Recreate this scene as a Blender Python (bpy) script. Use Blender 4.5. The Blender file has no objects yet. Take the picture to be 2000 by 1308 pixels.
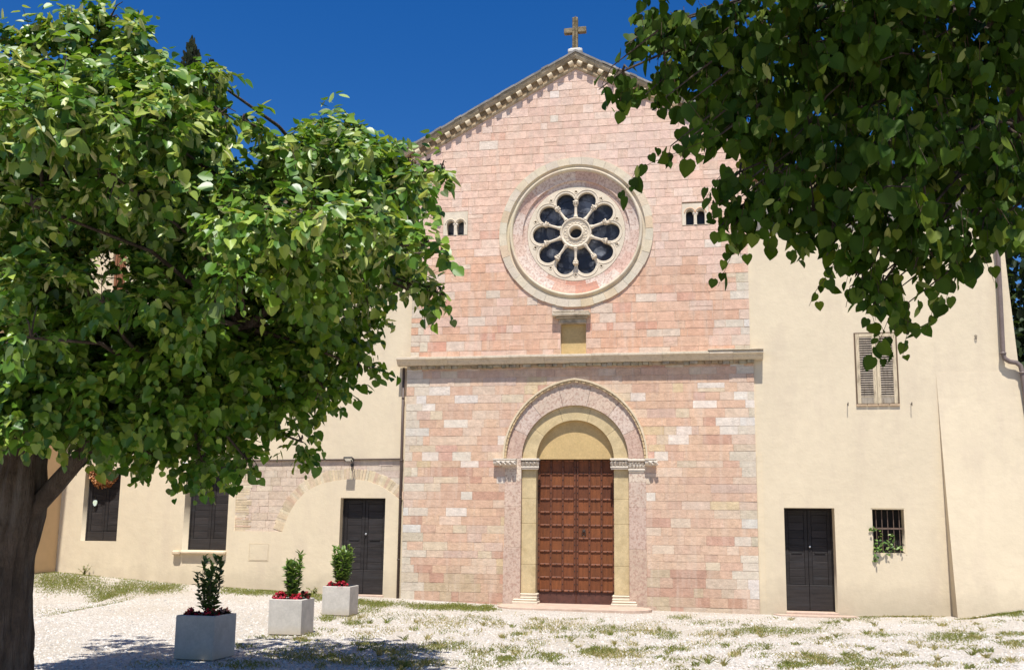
import bpy, bmesh, math, random
import numpy as np
from mathutils import Vector, Matrix, noise as mnoise
random.seed(11); RNG = np.random.default_rng(5)
PI = math.pi
# ------------------------------------------------------------------ camera, sky, sun, exposure
SC = bpy.context.scene
CF, CPY, PITCH, ROLL, YAW = 1886.08, 750.0, 0.15012, 0.01243, 0.18322
CAM = np.array([2.53, -21.415, 1.6])
def _basis():
    f = np.array([-math.sin(YAW)*math.cos(PITCH), math.cos(YAW)*math.cos(PITCH), math.sin(PITCH)])
    r = np.array([math.cos(YAW), math.sin(YAW), 0.0]); u = np.cross(r, f)
    return r*math.cos(ROLL)+u*math.sin(ROLL), -r*math.sin(ROLL)+u*math.cos(ROLL), f
RT, UP, FW = _basis()
cd = bpy.data.cameras.new('camera'); cam = bpy.data.objects.new('camera', cd); SC.collection.objects.link(cam)
cam.matrix_world = Matrix(((RT[0], UP[0], -FW[0], CAM[0]), (RT[1], UP[1], -FW[1], CAM[1]), (RT[2], UP[2], -FW[2], CAM[2]), (0, 0, 0, 1)))
cd.sensor_width = 36; cd.lens = CF/2000*36; cd.shift_y = 96/2000; cd.clip_start = 0.05; cd.clip_end = 3000
SC.camera = cam
SUN_EL, SUN_AZ = math.radians(66), math.radians(4)      # azimuth measured from straight in front of the church, towards +x
sdir = Vector((math.sin(SUN_AZ)*math.cos(SUN_EL), -math.cos(SUN_AZ)*math.cos(SUN_EL), math.sin(SUN_EL)))
W = bpy.data.worlds.new('World'); SC.world = W; W.use_nodes = True
nt = W.node_tree; bg = nt.nodes['Background']
sky = nt.nodes.new('ShaderNodeTexSky'); sky.sky_type = 'NISHITA'; sky.sun_disc = False
sky.sun_elevation = SUN_EL; sky.sun_rotation = PI - SUN_AZ; sky.altitude = 200; sky.air_density = 1.0; sky.dust_density = 0.35; sky.ozone_density = 3.0
hsv = nt.nodes.new('ShaderNodeHueSaturation'); hsv.inputs['Saturation'].default_value = 1.40; hsv.inputs['Value'].default_value = 1.15; hsv.inputs['Hue'].default_value = .512
nt.links.new(sky.outputs[0], hsv.inputs['Color']); nt.links.new(hsv.outputs[0], bg.inputs['Color']); bg.inputs['Strength'].default_value = 0.077
sl = bpy.data.lights.new('sun', 'SUN'); sl.energy = 5.0; sl.angle = math.radians(0.53); sl.color = (1.0, 0.965, 0.905)
so = bpy.data.objects.new('sun', sl); SC.collection.objects.link(so); so.rotation_euler = sdir.to_track_quat('Z', 'Y').to_euler()
SC.view_settings.view_transform = 'Standard'; SC.view_settings.look = 'None'; SC.view_settings.gamma = 1.0; SC.view_settings.exposure = 0.5
SC.cycles.max_bounces = 8; SC.cycles.diffuse_bounces = 4; SC.cycles.transparent_max_bounces = 8
SC.cycles.use_denoising = True
# ------------------------------------------------------------------ helpers
def P(px, py, Y=0.0):                      # where the ray of a photo pixel meets the vertical plane y = Y
    d = FW + RT*(px-1000)/CF + UP*(CPY-py)/CF; t = (Y-CAM[1])/d[1]; q = CAM+d*t
    return float(q[0]), float(q[2])
def PD(px, py, dist):                      # the point of that ray at a given depth
    return CAM + (FW + RT*(px-1000)/CF + UP*(CPY-py)/CF)*dist
BX = [-60, -12.6, -9.36, -5.91, -3.92, -1.38, 3.9, 5.53, 7.83, 9.09, 14, 60]
BZ = [0.9, 0.46, 0.25, 0.10, 0.05, -0.03, -0.08, -0.09, -0.02, 0.20, 0.7, 1.2]
def gz(x, y):
    b = np.interp(x, BX, BZ); s = np.clip((np.asarray(y)+7.5)/7.5, 0, 1); s = s*s*(3-2*s)
    return b*s + 0.018*np.sin(np.asarray(x)*1.3+1)*np.cos(np.asarray(y)*1.1)*(1-s)
def G(px, py):
    d = FW + RT*(px-1000)/CF + UP*(CPY-py)/CF; z = 0.0
    for _ in range(6):
        q = CAM + d*((z-CAM[2])/d[2]); z = float(gz(q[0], q[1]))
    return float(q[0]), float(q[1]), z
def rgb(r, g, b, k=1.0):                   # display colour to linear
    f = lambda c: ((c/255+.055)/1.055)**2.4 if c > 10 else c/255/12.92
    return (f(r)*k, f(g)*k, f(b)*k)
col = SC.collection
def link(o, parent=None):
    col.objects.link(o)
    if parent is not None: o.parent = parent
    return o
def woff(parent):
    v = Vector((0, 0, 0))
    while parent is not None: v += parent.location; parent = parent.parent
    return v
def tag(o, label=None, cat=None, group=None, kind=None):
    if label: o['label'] = label
    if cat: o['category'] = cat
    if group: o['group'] = group
    if kind: o['kind'] = kind
    return o
def thing(name, loc, label, cat, group=None):
    o = bpy.data.objects.new(name, None); o.location = loc; o.empty_display_size = .2; link(o)
    return tag(o, label, cat, group)
class MB:
    def __init__(s): s.v = []; s.f = []; s.c = []; s.cc = (1, 1, 1)
    def add(s, vs, fs, c=None):
        b = len(s.v); s.v += [tuple(map(float, q)) for q in vs]; c = c or s.cc
        for f in fs: s.f.append(tuple(i+b for i in f)); s.c.append(c)
    def box(s, x0, x1, y0, y1, z0, z1, c=None, bev=0.0, rot=0.0):
        if bev <= 0:
            vs = [(x, y, z) for z in (z0, z1) for y in (y0, y1) for x in (x0, x1)]
            fs = [(0, 2, 3, 1), (4, 5, 7, 6), (0, 1, 5, 4), (2, 6, 7, 3), (0, 4, 6, 2), (1, 3, 7, 5)]
        else:
            b = min(bev, (x1-x0)/2.01, (y1-y0)/2.01, (z1-z0)/2.01); bm = bmesh.new(); bmesh.ops.create_cube(bm, size=1)
            for q in bm.verts: q.co = Vector(((x0+x1)/2+q.co.x*(x1-x0), (y0+y1)/2+q.co.y*(y1-y0), (z0+z1)/2+q.co.z*(z1-z0)))
            bmesh.ops.bevel(bm, geom=bm.edges[:], offset=b, segments=1, affect='EDGES')
            bm.verts.index_update(); vs = [q.co[:] for q in bm.verts]; fs = [[q.index for q in f.verts] for f in bm.faces]; bm.free()
        if rot:
            cx, cz = (x0+x1)/2, (z0+z1)/2; ca, sa = math.cos(rot), math.sin(rot)
            vs = [(cx+(x-cx)*ca-(z-cz)*sa, y, cz+(x-cx)*sa+(z-cz)*ca) for x, y, z in vs]
        s.add(vs, fs, c)
    def prism(s, poly, y0, y1, c=None):     # polygon in x-z, front at y0
        n = len(poly); s.add([(x, y0, z) for x, z in poly]+[(x, y1, z) for x, z in poly],
            [tuple(range(n)), tuple(range(2*n-1, n-1, -1))]+[(i, i+n, (i+1) % n+n, (i+1) % n) for i in range(n)], c)
    def sweep(s, prof, path, c=None, closed=False):   # prof: (y, dz) points; path: (x, z) points, vertical offsets
        n = len(prof); vs = [(x, y, z+dz) for x, z in path for y, dz in prof]
        fs = []
        for i in range(len(path)-1):
            for j in range(n): fs.append((i*n+j, (i+1)*n+j, (i+1)*n+(j+1) % n, i*n+(j+1) % n))
        fs.append(tuple(range(n-1, -1, -1))); fs.append(tuple(range((len(path)-1)*n, len(path)*n))); s.add(vs, fs, c)
    def tube(s, pts, rads, n=6, c=None, cap=True):
        pts = [Vector(p) for p in pts]; vs = []; fs = []
        if isinstance(rads, (int, float)): rads = [rads]*len(pts)
        t0 = (pts[1]-pts[0]).normalized(); a = t0.orthogonal().normalized()
        for i, p in enumerate(pts):
            t = (pts[min(i+1, len(pts)-1)]-pts[max(i-1, 0)]).normalized(); a = (a-t*a.dot(t)).normalized(); b = t.cross(a)
            for k in range(n): th = 2*PI*k/n; vs.append(p+(a*math.cos(th)+b*math.sin(th))*rads[i])
        for i in range(len(pts)-1):
            for k in range(n): fs.append((i*n+k, i*n+(k+1) % n, (i+1)*n+(k+1) % n, (i+1)*n+k))
        if cap: fs.append(tuple(range(n-1, -1, -1))); fs.append(tuple(range((len(pts)-1)*n, len(pts)*n)))
        s.add(vs, fs, c)
    def lathe(s, prof, M=None, n=16, cols=None):      # prof: (radius, height) round local z
        vs = []; M = M or Matrix.Identity(4)
        for r, h in prof:
            for k in range(n): th = 2*PI*k/n; vs.append(M @ Vector((r*math.cos(th), r*math.sin(th), h)))
        b = len(s.v); s.v += [tuple(q) for q in vs]
        for i in range(len(prof)-1):
            for k in range(n):
                s.f.append((b+i*n+k, b+i*n+(k+1) % n, b+(i+1)*n+(k+1) % n, b+(i+1)*n+k)); s.c.append(cols(k, i) if cols else s.cc)
    def build(s, name, m, parent=None, smooth=False, col=True):
        me = bpy.data.meshes.new(name); o = woff(parent)
        v = np.array(s.v)-np.array(o) if s.v else np.zeros((0, 3))
        me.from_pydata(v.tolist(), [], s.f); me.materials.append(m)
        if col:
            at = me.attributes.new('Col', 'FLOAT_COLOR', 'FACE'); arr = np.ones((len(s.f), 4), np.float32); arr[:, :3] = np.array(s.c)[:, :3]
            at.data.foreach_set('color', arr.ravel())
        if smooth: me.polygons.foreach_set('use_smooth', [True]*len(me.polygons))
        me.update(); return link(bpy.data.objects.new(name, me), parent)
def recalc(o):
    bm = bmesh.new(); bm.from_mesh(o.data); bmesh.ops.recalc_face_normals(bm, faces=bm.faces); bm.to_mesh(o.data); bm.free(); return o
def plate(name, outer, holes, y0, y1, m, parent=None, bevel=0.0):   # flat slab in x-z with holes
    cu = bpy.data.curves.new('tmp', 'CURVE'); cu.dimensions = '2D'; cu.fill_mode = 'BOTH'
    cu.extrude = (y1-y0)/2-bevel; cu.bevel_depth = bevel; cu.bevel_resolution = 1; cu.offset = -bevel
    for pl in [outer]+list(holes):
        sp = cu.splines.new('POLY'); sp.points.add(len(pl)-1); sp.use_cyclic_u = True
        for q, (x, z) in zip(sp.points, pl): q.co = (x, z, 0, 1)
    ob = bpy.data.objects.new('tmp', cu); col.objects.link(ob); dg = bpy.context.evaluated_depsgraph_get(); dg.update()
    me = bpy.data.meshes.new_from_object(ob.evaluated_get(dg)); bpy.data.objects.remove(ob); bpy.data.curves.remove(cu)
    me.transform(Matrix.Translation((0, (y0+y1)/2, 0)) @ Matrix.Rotation(PI/2, 4, 'X')); me.transform(Matrix.Translation(-woff(parent)))
    me.name = name; me.materials.clear(); me.materials.append(m)
    at = me.attributes.new('Col', 'FLOAT_COLOR', 'FACE'); at.data.foreach_set('color', np.ones(4*len(me.polygons), np.float32))
    return link(bpy.data.objects.new(name, me), parent)
def rectp(x0, x1, z0, z1): return [(x0, z0), (x1, z0), (x1, z1), (x0, z1)]
def arcp(cx, cz, r, a0, a1, n): return [(cx+r*math.cos(math.radians(a0+(a1-a0)*i/n)), cz+r*math.sin(math.radians(a0+(a1-a0)*i/n))) for i in range(n+1)]
def circ(cx, cz, r, n=48): return arcp(cx, cz, r, 0, 360, n)[:-1]
# ------------------------------------------------------------------ materials
def mat(name, base=(.5, .5, .5), rough=.85, nscale=6.0, namp=.25, bscale=30.0, bump=.3, bdist=.01, use_col=True, spec=.3, stretch=(1, 1, 1), tint=None, tscale=2.0, tamt=.4, thr=(.45, .65), tstretch=(1, 1, 1), metal=0.0, fine=0.12, bstretch=None, basez=0):
    m = bpy.data.materials.new(name); m.use_nodes = True; t = m.node_tree; L = t.links.new; N = t.nodes.new; pb = t.nodes['Principled BSDF']
    pb.inputs['Roughness'].default_value = rough; pb.inputs['Specular IOR Level'].default_value = spec; pb.inputs['Metallic'].default_value = metal
    tc = N('ShaderNodeTexCoord'); mp = N('ShaderNodeMapping'); mp.inputs['Scale'].default_value = stretch; L(tc.outputs['Object'], mp.inputs['Vector'])
    def noise(sc, det, vec=None):
        n = N('ShaderNodeTexNoise'); n.inputs['Scale'].default_value = sc; n.inputs['Detail'].default_value = det; n.inputs['Roughness'].default_value = .62; L((vec or mp).outputs[0], n.inputs['Vector']); return n
    def mul(a, b):
        x = N('ShaderNodeMix'); x.data_type = 'RGBA'; x.blend_type = 'MULTIPLY'; x.inputs[0].default_value = 1
        for s, q in ((6, a), (7, b)):
            if isinstance(q, tuple): x.inputs[s].default_value = (*q, 1)
            else: L(q, x.inputs[s])
        return x.outputs[2]
    def rng(o, lo, hi, a=.3, b=.7):
        r = N('ShaderNodeMapRange'); r.inputs[1].default_value = a; r.inputs[2].default_value = b; r.inputs[3].default_value = lo; r.inputs[4].default_value = hi; L(o, r.inputs[0]); return r.outputs[0]
    c = base
    if use_col:
        at = N('ShaderNodeAttribute'); at.attribute_name = 'Col'; c = mul(at.outputs['Color'], base)
    c = mul(c, rng(noise(nscale, 5).outputs[0], 1-namp, 1+namp))
    c = mul(c, rng(noise(nscale*9, 4).outputs[0], 1-fine, 1+fine))
    if tint:
        mp2 = N('ShaderNodeMapping'); mp2.inputs['Scale'].default_value = tstretch; L(tc.outputs['Object'], mp2.inputs['Vector'])
        n2 = noise(tscale, 6, mp2); x = N('ShaderNodeMix'); x.data_type = 'RGBA'; L(rng(n2.outputs[0], 0, tamt, *thr), x.inputs[0]); L(c, x.inputs[6]); x.inputs[7].default_value = (*tint, 1); c = x.outputs[2]
    if basez:
        sp_ = N('ShaderNodeSeparateXYZ'); L(tc.outputs['Object'], sp_.inputs[0]); nb_ = noise(2.6, 7); a_ = N('ShaderNodeMath'); a_.operation = 'MULTIPLY_ADD'; L(nb_.outputs[0], a_.inputs[0]); a_.inputs[1].default_value = -1.5*basez; L(sp_.outputs[2], a_.inputs[2])
        x = N('ShaderNodeMix'); x.data_type = 'RGBA'; L(rng(a_.outputs[0], .6, 0, -.55*basez, .25*basez), x.inputs[0]); L(c, x.inputs[6]); x.inputs[7].default_value = (.42, .35, .25, 1); c = x.outputs[2]
    L(c, pb.inputs['Base Color'])
    mb = mp
    if bstretch:
        mb = N('ShaderNodeMapping'); mb.inputs['Scale'].default_value = bstretch; L(tc.outputs['Object'], mb.inputs['Vector'])
    bn = noise(bscale, 6, mb); bp = N('ShaderNodeBump'); bp.inputs['Strength'].default_value = bump; bp.inputs['Distance'].default_value = bdist
    L(bn.outputs[0], bp.inputs['Height']); L(bp.outputs[0], pb.inputs['Normal'])
    return m
K = 0.80
M = {}
M['stone'] = mat('stone_blocks', (1, 1, 1), .9, 7, .15, 16, .6, .022, fine=.13, spec=.2, tint=rgb(224, 205, 185, K), tscale=1.5, tamt=.5, thr=(.5, .72), tstretch=(3.4, 3.4, .38))
M['mortar'] = mat('mortar', rgb(216, 190, 166, .77), .95, 8, .2, 40, .5, .01)
M['cream_stone'] = mat('cream_stone', rgb(229, 214, 190, K), .85, 6, .12, 30, .45, .012, tint=rgb(176, 160, 130, K), tscale=3, tamt=.5, thr=(.5, .75))
M['white_stone'] = mat('white_stone', rgb(226, 214, 196, K), .85, 6, .12, 30, .4, .01, tint=rgb(170, 160, 145, K), tscale=3, tamt=.4, thr=(.5, .75))
M['yellow_stone'] = mat('yellow_stone', rgb(214, 192, 148, K), .85, 5, .15, 26, .35, .012, tint=rgb(178, 156, 112, K), tscale=4, tamt=.55, thr=(.5, .7))
M['marble'] = mat('pink_marble', (1, 1, 1), .7, 5, .1, 20, .35, .008, tint=rgb(172, 136, 120, K), tscale=20, tamt=.7, thr=(.48, .6))
M['old_stone'] = mat('weathered_stone', rgb(188, 173, 150, K), .95, 6, .25, 22, .8, .02, tint=rgb(110, 100, 80, K), tscale=5, tamt=.7, thr=(.48, .68))
M['lichen'] = mat('lichen_stone', rgb(142, 128, 102, K), .95, 14, .4, 40, .8, .02, tint=rgb(96, 84, 58, K), tscale=12, tamt=.8, thr=(.45, .6))
M['cream_plaster'] = mat('cream_plaster', rgb(236, 219, 188, K*.935), .92, .5, .05, 4, .35, .03, fine=.03, spec=.15, tint=rgb(222, 204, 178, K*.93), tscale=1.1, tamt=.6, thr=(.5, .7), tstretch=(1.6, 1.6, .5), basez=.7)
M['shade_tan_plaster'] = mat('shade_tan_plaster', rgb(226, 190, 142, K), .92, .6, .06, 5, .22, .02, fine=.03, spec=.15)  # tan of a wall in shade put into the plaster colour
M['yellow_plaster'] = mat('yellow_plaster', rgb(206, 177, 124, K), .92, 3, .09, 14, .25, .01, tint=rgb(190, 166, 112, K), tscale=5, tamt=.5, thr=(.5, .7))
M['door_wood'] = mat('church_door_wood', (1, 1, 1), .55, 4, .3, 25, .4, .006, stretch=(6, 6, .7), spec=.35)
M['iron'] = mat('dark_iron', (.035, .022, .016), .6, 8, .3, 30, .3, .005, spec=.4)
M['dark_wood'] = mat('dark_painted_wood', (.020, .0165, .0155), .6, 3, .35, 25, .4, .004, stretch=(.8, 6, 7), spec=.28, tint=(.035, .034, .036), tscale=3, tamt=.7, thr=(.5, .7), tstretch=(.6, 3, 6))
M['shutter_wood'] = mat('weathered_shutter_wood', (1, 1, 1), .85, 5, .2, 20, .5, .006, stretch=(6, 6, 1), tint=rgb(120, 104, 84, .8), tscale=7, tamt=.7, thr=(.52, .7), tstretch=(3, 3, .6))
M['red_wood'] = mat('red_brown_wood', rgb(146, 98, 68, .75), .7, 5, .2, 25, .3, .005, stretch=(1, 6, 6))
M['brick'] = mat('thin_brick', (1, 1, 1), .92, 7, .15, 30, .5, .012, spec=.2)
M['pipe'] = mat('painted_pipe', rgb(96, 80, 72, .7), .5, 4, .12, 20, .1, .003, spec=.4)
M['grey_pipe'] = mat('grey_pipe', rgb(132, 116, 108, .7), .45, 4, .12, 20, .1, .003, spec=.4)
M['concrete'] = mat('pale_concrete', rgb(204, 197, 186, .78), .85, 4, .12, 45, .35, .004, fine=.08, basez=.16, tint=rgb(168, 162, 150, .8), tscale=3, tamt=.5, thr=(.48, .72))
M['soil'] = mat('potting_soil', (.03, .019, .012), .95, 10, .4, 40, .9, .02)
M['slab'] = mat('pink_paving_slab', rgb(204, 178, 158, K), .85, 3, .12, 20, .4, .01, tint=rgb(178, 150, 128, K), tscale=4, tamt=.5, thr=(.5, .7))
M['tile'] = mat('clay_roof_tiles', rgb(168, 128, 102, .75), .9, 5, .35, 14, .5, .01)
M['bark'] = mat('lime_bark', (.095, .068, .049), .95, 4, .4, 11, 1.0, .08, stretch=(1, 1, 1), bstretch=(2.6, 2.6, .45), tint=(.16, .135, .11), tscale=5, tamt=.6, thr=(.5, .66), tstretch=(2, 2, .3))
M['stem'] = mat('green_stem', (.06, .05, .025), .8, 5, .2, 20, .2, .003)
M['wreath'] = mat('dried_leaves', (1, 1, 1), .8, 5, .2, 20, .2, .003)
M['black_metal'] = mat('black_metal', (.012, .012, .012), .45, 8, .2, 20, .1, .002, spec=.5)
M['white_paint'] = mat('white_enamel', (.78, .80, .80), .35, 8, .05, 20, .05, .002, spec=.5)
M['blue_paint'] = mat('blue_enamel', (.05, .12, .3), .35, 8, .05, 20, .05, .002, spec=.5)
M['dark'] = mat('dark_interior', (.012, .011, .011), .9, 5, .3, 10, .1, .01)
def glass_mat():
    m = mat('reflection_patch_glass', (.034, .036, .044), .3, 3, .3, 9, .06, .01, use_col=False, spec=.28, tint=(.20, .215, .24), tscale=2.1, tamt=.8, thr=(.49, .62)); return m  # pale patches painted into the dark glass in place of reflections
M['glass'] = glass_mat()
def leaf_mat(name, trans=.26, rough=.40, spec=.42):
    m = bpy.data.materials.new(name); m.use_nodes = True; t = m.node_tree; L = t.links.new; N = t.nodes.new; pb = t.nodes['Principled BSDF']; out = t.nodes['Material Output']
    at = N('ShaderNodeAttribute'); at.attribute_name = 'Col'; tr = N('ShaderNodeBsdfTranslucent'); mx = N('ShaderNodeMixShader'); mx.inputs[0].default_value = trans
    g = N('ShaderNodeMix'); g.data_type = 'RGBA'; g.blend_type = 'MULTIPLY'; g.inputs[0].default_value = 1; g.inputs[7].default_value = (1.5, 1.45, .6, 1); L(at.outputs['Color'], g.inputs[6])
    L(at.outputs['Color'], pb.inputs['Base Color']); L(g.outputs[2], tr.inputs['Color']); pb.inputs['Roughness'].default_value = rough; pb.inputs['Specular IOR Level'].default_value = spec
    L(pb.outputs[0], mx.inputs[1]); L(tr.outputs[0], mx.inputs[2]); L(mx.outputs[0], out.inputs['Surface']); return m
M['leaf'] = leaf_mat('lime_leaf'); M['soft_leaf'] = leaf_mat('soft_lime_leaf', .34, .55, .14); M['small_leaf'] = leaf_mat('shrub_leaf', .25, .4); M['blade'] = leaf_mat('grass_blade', .3, .6, .2); M['petal'] = leaf_mat('petal', .25, .5, .2); M['needle'] = leaf_mat('cypress_needles', .1, .7, .1)
def ground_mat():
    m = bpy.data.materials.new('white_gravel'); m.use_nodes = True; t = m.node_tree; L = t.links.new; N = t.nodes.new; pb = t.nodes['Principled BSDF']; pb.inputs['Roughness'].default_value = .9; pb.inputs['Specular IOR Level'].default_value = .2
    tc = N('ShaderNodeTexCoord')
    def vor(sc, feat='F1'):
        v = N('ShaderNodeTexVoronoi'); v.feature = feat; v.inputs['Scale'].default_value = sc; L(tc.outputs['Object'], v.inputs['Vector']); return v
    def noise(sc, d=5):
        n = N('ShaderNodeTexNoise'); n.inputs['Scale'].default_value = sc; n.inputs['Detail'].default_value = d; L(tc.outputs['Object'], n.inputs['Vector']); return n
    def ramp(o, stops):
        r = N('ShaderNodeValToRGB'); L(o, r.inputs[0]); e = r.color_ramp.elements
        while len(e) < len(stops): e.new(.5)
        for q, (p, c) in zip(e, stops): q.position = p; q.color = (*c, 1)
        return r.outputs[0]
    def mix(a, b, fac, mode='MIX'):
        x = N('ShaderNodeMix'); x.data_type = 'RGBA'; x.blend_type = mode
        if isinstance(fac, float): x.inputs[0].default_value = fac
        else: L(fac, x.inputs[0])
        L(a, x.inputs[6]); L(b, x.inputs[7]); return x.outputs[2]
    v1 = vor(38); v2 = vor(75); sx = N('ShaderNodeSeparateColor'); L(v1.outputs['Color'], sx.inputs[0]); sy = N('ShaderNodeSeparateColor'); L(v2.outputs['Color'], sy.inputs[0])
    c1 = ramp(sx.outputs[0], [(0, (.30, .27, .23)), (.25, (.47, .43, .38)), (.6, (.61, .57, .52)), (1, (.78, .745, .70))])
    c2 = ramp(sy.outputs[1], [(0, (.33, .295, .255)), (.5, (.53, .49, .44)), (1, (.73, .69, .645))])
    c = mix(c1, c2, ramp(noise(3).outputs[0], [(.4, (0, 0, 0)), (.6, (1, 1, 1))]))
    gap = ramp(v1.outputs['Distance'], [(.0, (1, 1, 1)), (.45, (.95, .94, .92)), (.75, (.55, .50, .44))]); c = mix(c, gap, .8, 'MULTIPLY')
    dust = ramp(noise(.55, 6).outputs[0], [(.36, (0, 0, 0)), (.68, (.7, .7, .7))]); rgbn = N('ShaderNodeRGB'); rgbn.outputs[0].default_value = (.40, .345, .27, 1); c = mix(c, rgbn.outputs[0], dust)
    L(c, pb.inputs['Base Color'])
    bp = N('ShaderNodeBump'); bp.inputs['Strength'].default_value = .8; bp.inputs['Distance'].default_value = .02; bp.invert = True; L(v1.outputs['Distance'], bp.inputs['Height']); L(bp.outputs[0], pb.inputs['Normal']); return m
M['gravel'] = ground_mat()
# ------------------------------------------------------------------ ground
def axis(parts): return np.unique(np.concatenate([np.linspace(a, b, n) for a, b, n in parts]))
gx = axis([(-600, -40, 8), (-40, -14, 20), (-14, 12, 90), (12, 40, 20), (40, 600, 8)]); gy = axis([(-600, -40, 8), (-40, -16, 20), (-16, 2, 70), (2, 40, 20), (40, 600, 8)])
X, Y = np.meshgrid(gx, gy); Z = gz(X, Y); nx, ny = len(gx), len(gy)
g = MB(); g.v = np.stack([X.ravel(), Y.ravel(), Z.ravel()], 1).tolist()
g.f = [(j*nx+i, j*nx+i+1, (j+1)*nx+i+1, (j+1)*nx+i) for j in range(ny-1) for i in range(nx-1)]; g.c = [(1, 1, 1)]*len(g.f)
tag(g.build('ground', M['gravel'], None, True), 'white gravel forecourt scattered with grass in front of the church', 'ground', kind='structure')
# ------------------------------------------------------------------ masonry
def clip(poly, nx_, nz_, d):                # keep nx*x+nz*z <= d
    out = []; n = len(poly)
    for i in range(n):
        a, b = poly[i], poly[(i+1) % n]; da = nx_*a[0]+nz_*a[1]-d; db = nx_*b[0]+nz_*b[1]-d
        if da <= 0: out.append(a)
        if (da < 0 < db) or (db < 0 < da): t = da/(da-db); out.append((a[0]+(b[0]-a[0])*t, a[1]+(b[1]-a[1])*t))
    return out
def area(p): return abs(sum(p[i][0]*p[(i+1) % len(p)][1]-p[(i+1) % len(p)][0]*p[i][1] for i in range(len(p))))/2
def cut_rect(poly, x0, x1, z0, z1):
    xs = [q[0] for q in poly]; zs = [q[1] for q in poly]
    if max(xs) <= x0 or min(xs) >= x1 or max(zs) <= z0 or min(zs) >= z1: return [poly]
    out = []; a = clip(poly, 1, 0, x0); out.append(a); a = clip(poly, -1, 0, -x1); out.append(a)
    mid = clip(clip(poly, -1, 0, -x0), 1, 0, x1)
    if len(mid) > 2: out.append(clip(mid, 0, 1, z0)); out.append(clip(mid, 0, -1, -z1))
    return [q for q in out if len(q) > 2 and area(q) > 4e-4]
def cut_circle(poly, cx, cz, r):
    if all(math.hypot(x-cx, z-cz) < r for x, z in poly): return []
    mx_, mz_ = sum(q[0] for q in poly)/len(poly)-cx, sum(q[1] for q in poly)/len(poly)-cz; L = math.hypot(mx_, mz_) or 1; ux, uz = mx_/L, mz_/L
    if min(math.hypot(x-cx, z-cz) for x, z in poly) > r and min((x-cx)*ux+(z-cz)*uz for x, z in poly) > r: return [poly]
    q = clip(poly, -ux, -uz, -(r+ux*cx+uz*cz)); return [q] if len(q) > 2 and area(q) > 4e-4 else []
def block(mb, poly, Y, prot, c, gap=.004, back=.03, ch=.007):
    cx = sum(q[0] for q in poly)/len(poly); cz = sum(q[1] for q in poly)/len(poly)
    def inset(d): return [(x+math.copysign(min(d, abs(cx-x)), cx-x), z+math.copysign(min(d, abs(cz-z)), cz-z)) for x, z in poly]
    n = len(poly); a, b, f = inset(gap), inset(gap+.001), inset(gap+ch)
    j = lambda: random.uniform(-.0012, .0012)
    vs = [(x, Y+back, z) for x, z in a]+[(x, Y-prot+ch*.8, z) for x, z in b]+[(x+j(), Y-prot+j(), z+j()) for x, z in f]
    fs = [tuple(range(2*n, 3*n))]
    for i in range(n):
        k = (i+1) % n; fs += [(i, k, n+k, n+i), (n+i, n+k, 2*n+k, 2*n+i)]
    mb.add(vs, fs, c)
def pick(pal):
    r = random.random()*sum(w for w, _ in pal)
    for w, c in pal:
        r -= w
        if r <= 0: break
    k = random.uniform(.93, 1.07); return tuple(min(.95, q*k*random.uniform(.98, 1.02)) for q in c)
def c_(r, g, b): return rgb(r, g, b, K)
def pick_stone(pal, x, z, mixin=.3):
    tw = sum(w for w, _ in pal); mean = [sum(w*c[i] for w, c in pal)/tw for i in range(3)]; c = pick(pal)
    k = .975+.09*mnoise.noise(Vector((x*.5, z*.7, 3.1))); h = .06*mnoise.noise(Vector((x*.35+9, z*.5, 1.7)))
    if c[2] > .5: mixin = .26
    bg_ = c_(226, 207, 189); c = [(c[i]*(1-mixin)+mean[i]*mixin)*.86+bg_[i]*.14 for i in range(3)]
    return tuple(min(.95, c[i]*k*(1+(h, 0, -h)[i])) for i in range(3))
PAL_TOP = [(60, c_(232, 197, 176)), (22, c_(227, 188, 166)), (14, c_(236, 209, 191)), (7, c_(226, 186, 162)), (3, c_(234, 225, 210)), (1.2, c_(218, 164, 140))]
PAL_MID = [(40, c_(227, 182, 151)), (26, c_(221, 168, 134)), (16, c_(232, 196, 174)), (5, c_(226, 212, 192)), (4, c_(212, 146, 120)), (2, c_(222, 206, 170))]
PAL_LOW = [(34, c_(222, 182, 150)), (20, c_(213, 170, 142)), (14, c_(228, 202, 176)), (7, c_(218, 202, 172)), (8, c_(238, 231, 218)), (5, c_(194, 140, 116)), (5, c_(216, 194, 146)), (7, c_(208, 178, 160)), (4, c_(206, 158, 142))]
PAL_BASE = [(20, c_(206, 170, 142)), (20, c_(196, 144, 120)), (20, c_(202, 182, 146)), (8, c_(190, 138, 116)), (8, c_(210, 192, 168))]
PAL_QUOIN = [(30, c_(220, 206, 184)), (12, c_(226, 220, 210)), (12, c_(204, 190, 160)), (10, c_(222, 186, 160))]
def slope(x): return 12.86-.53*abs(x)
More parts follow.
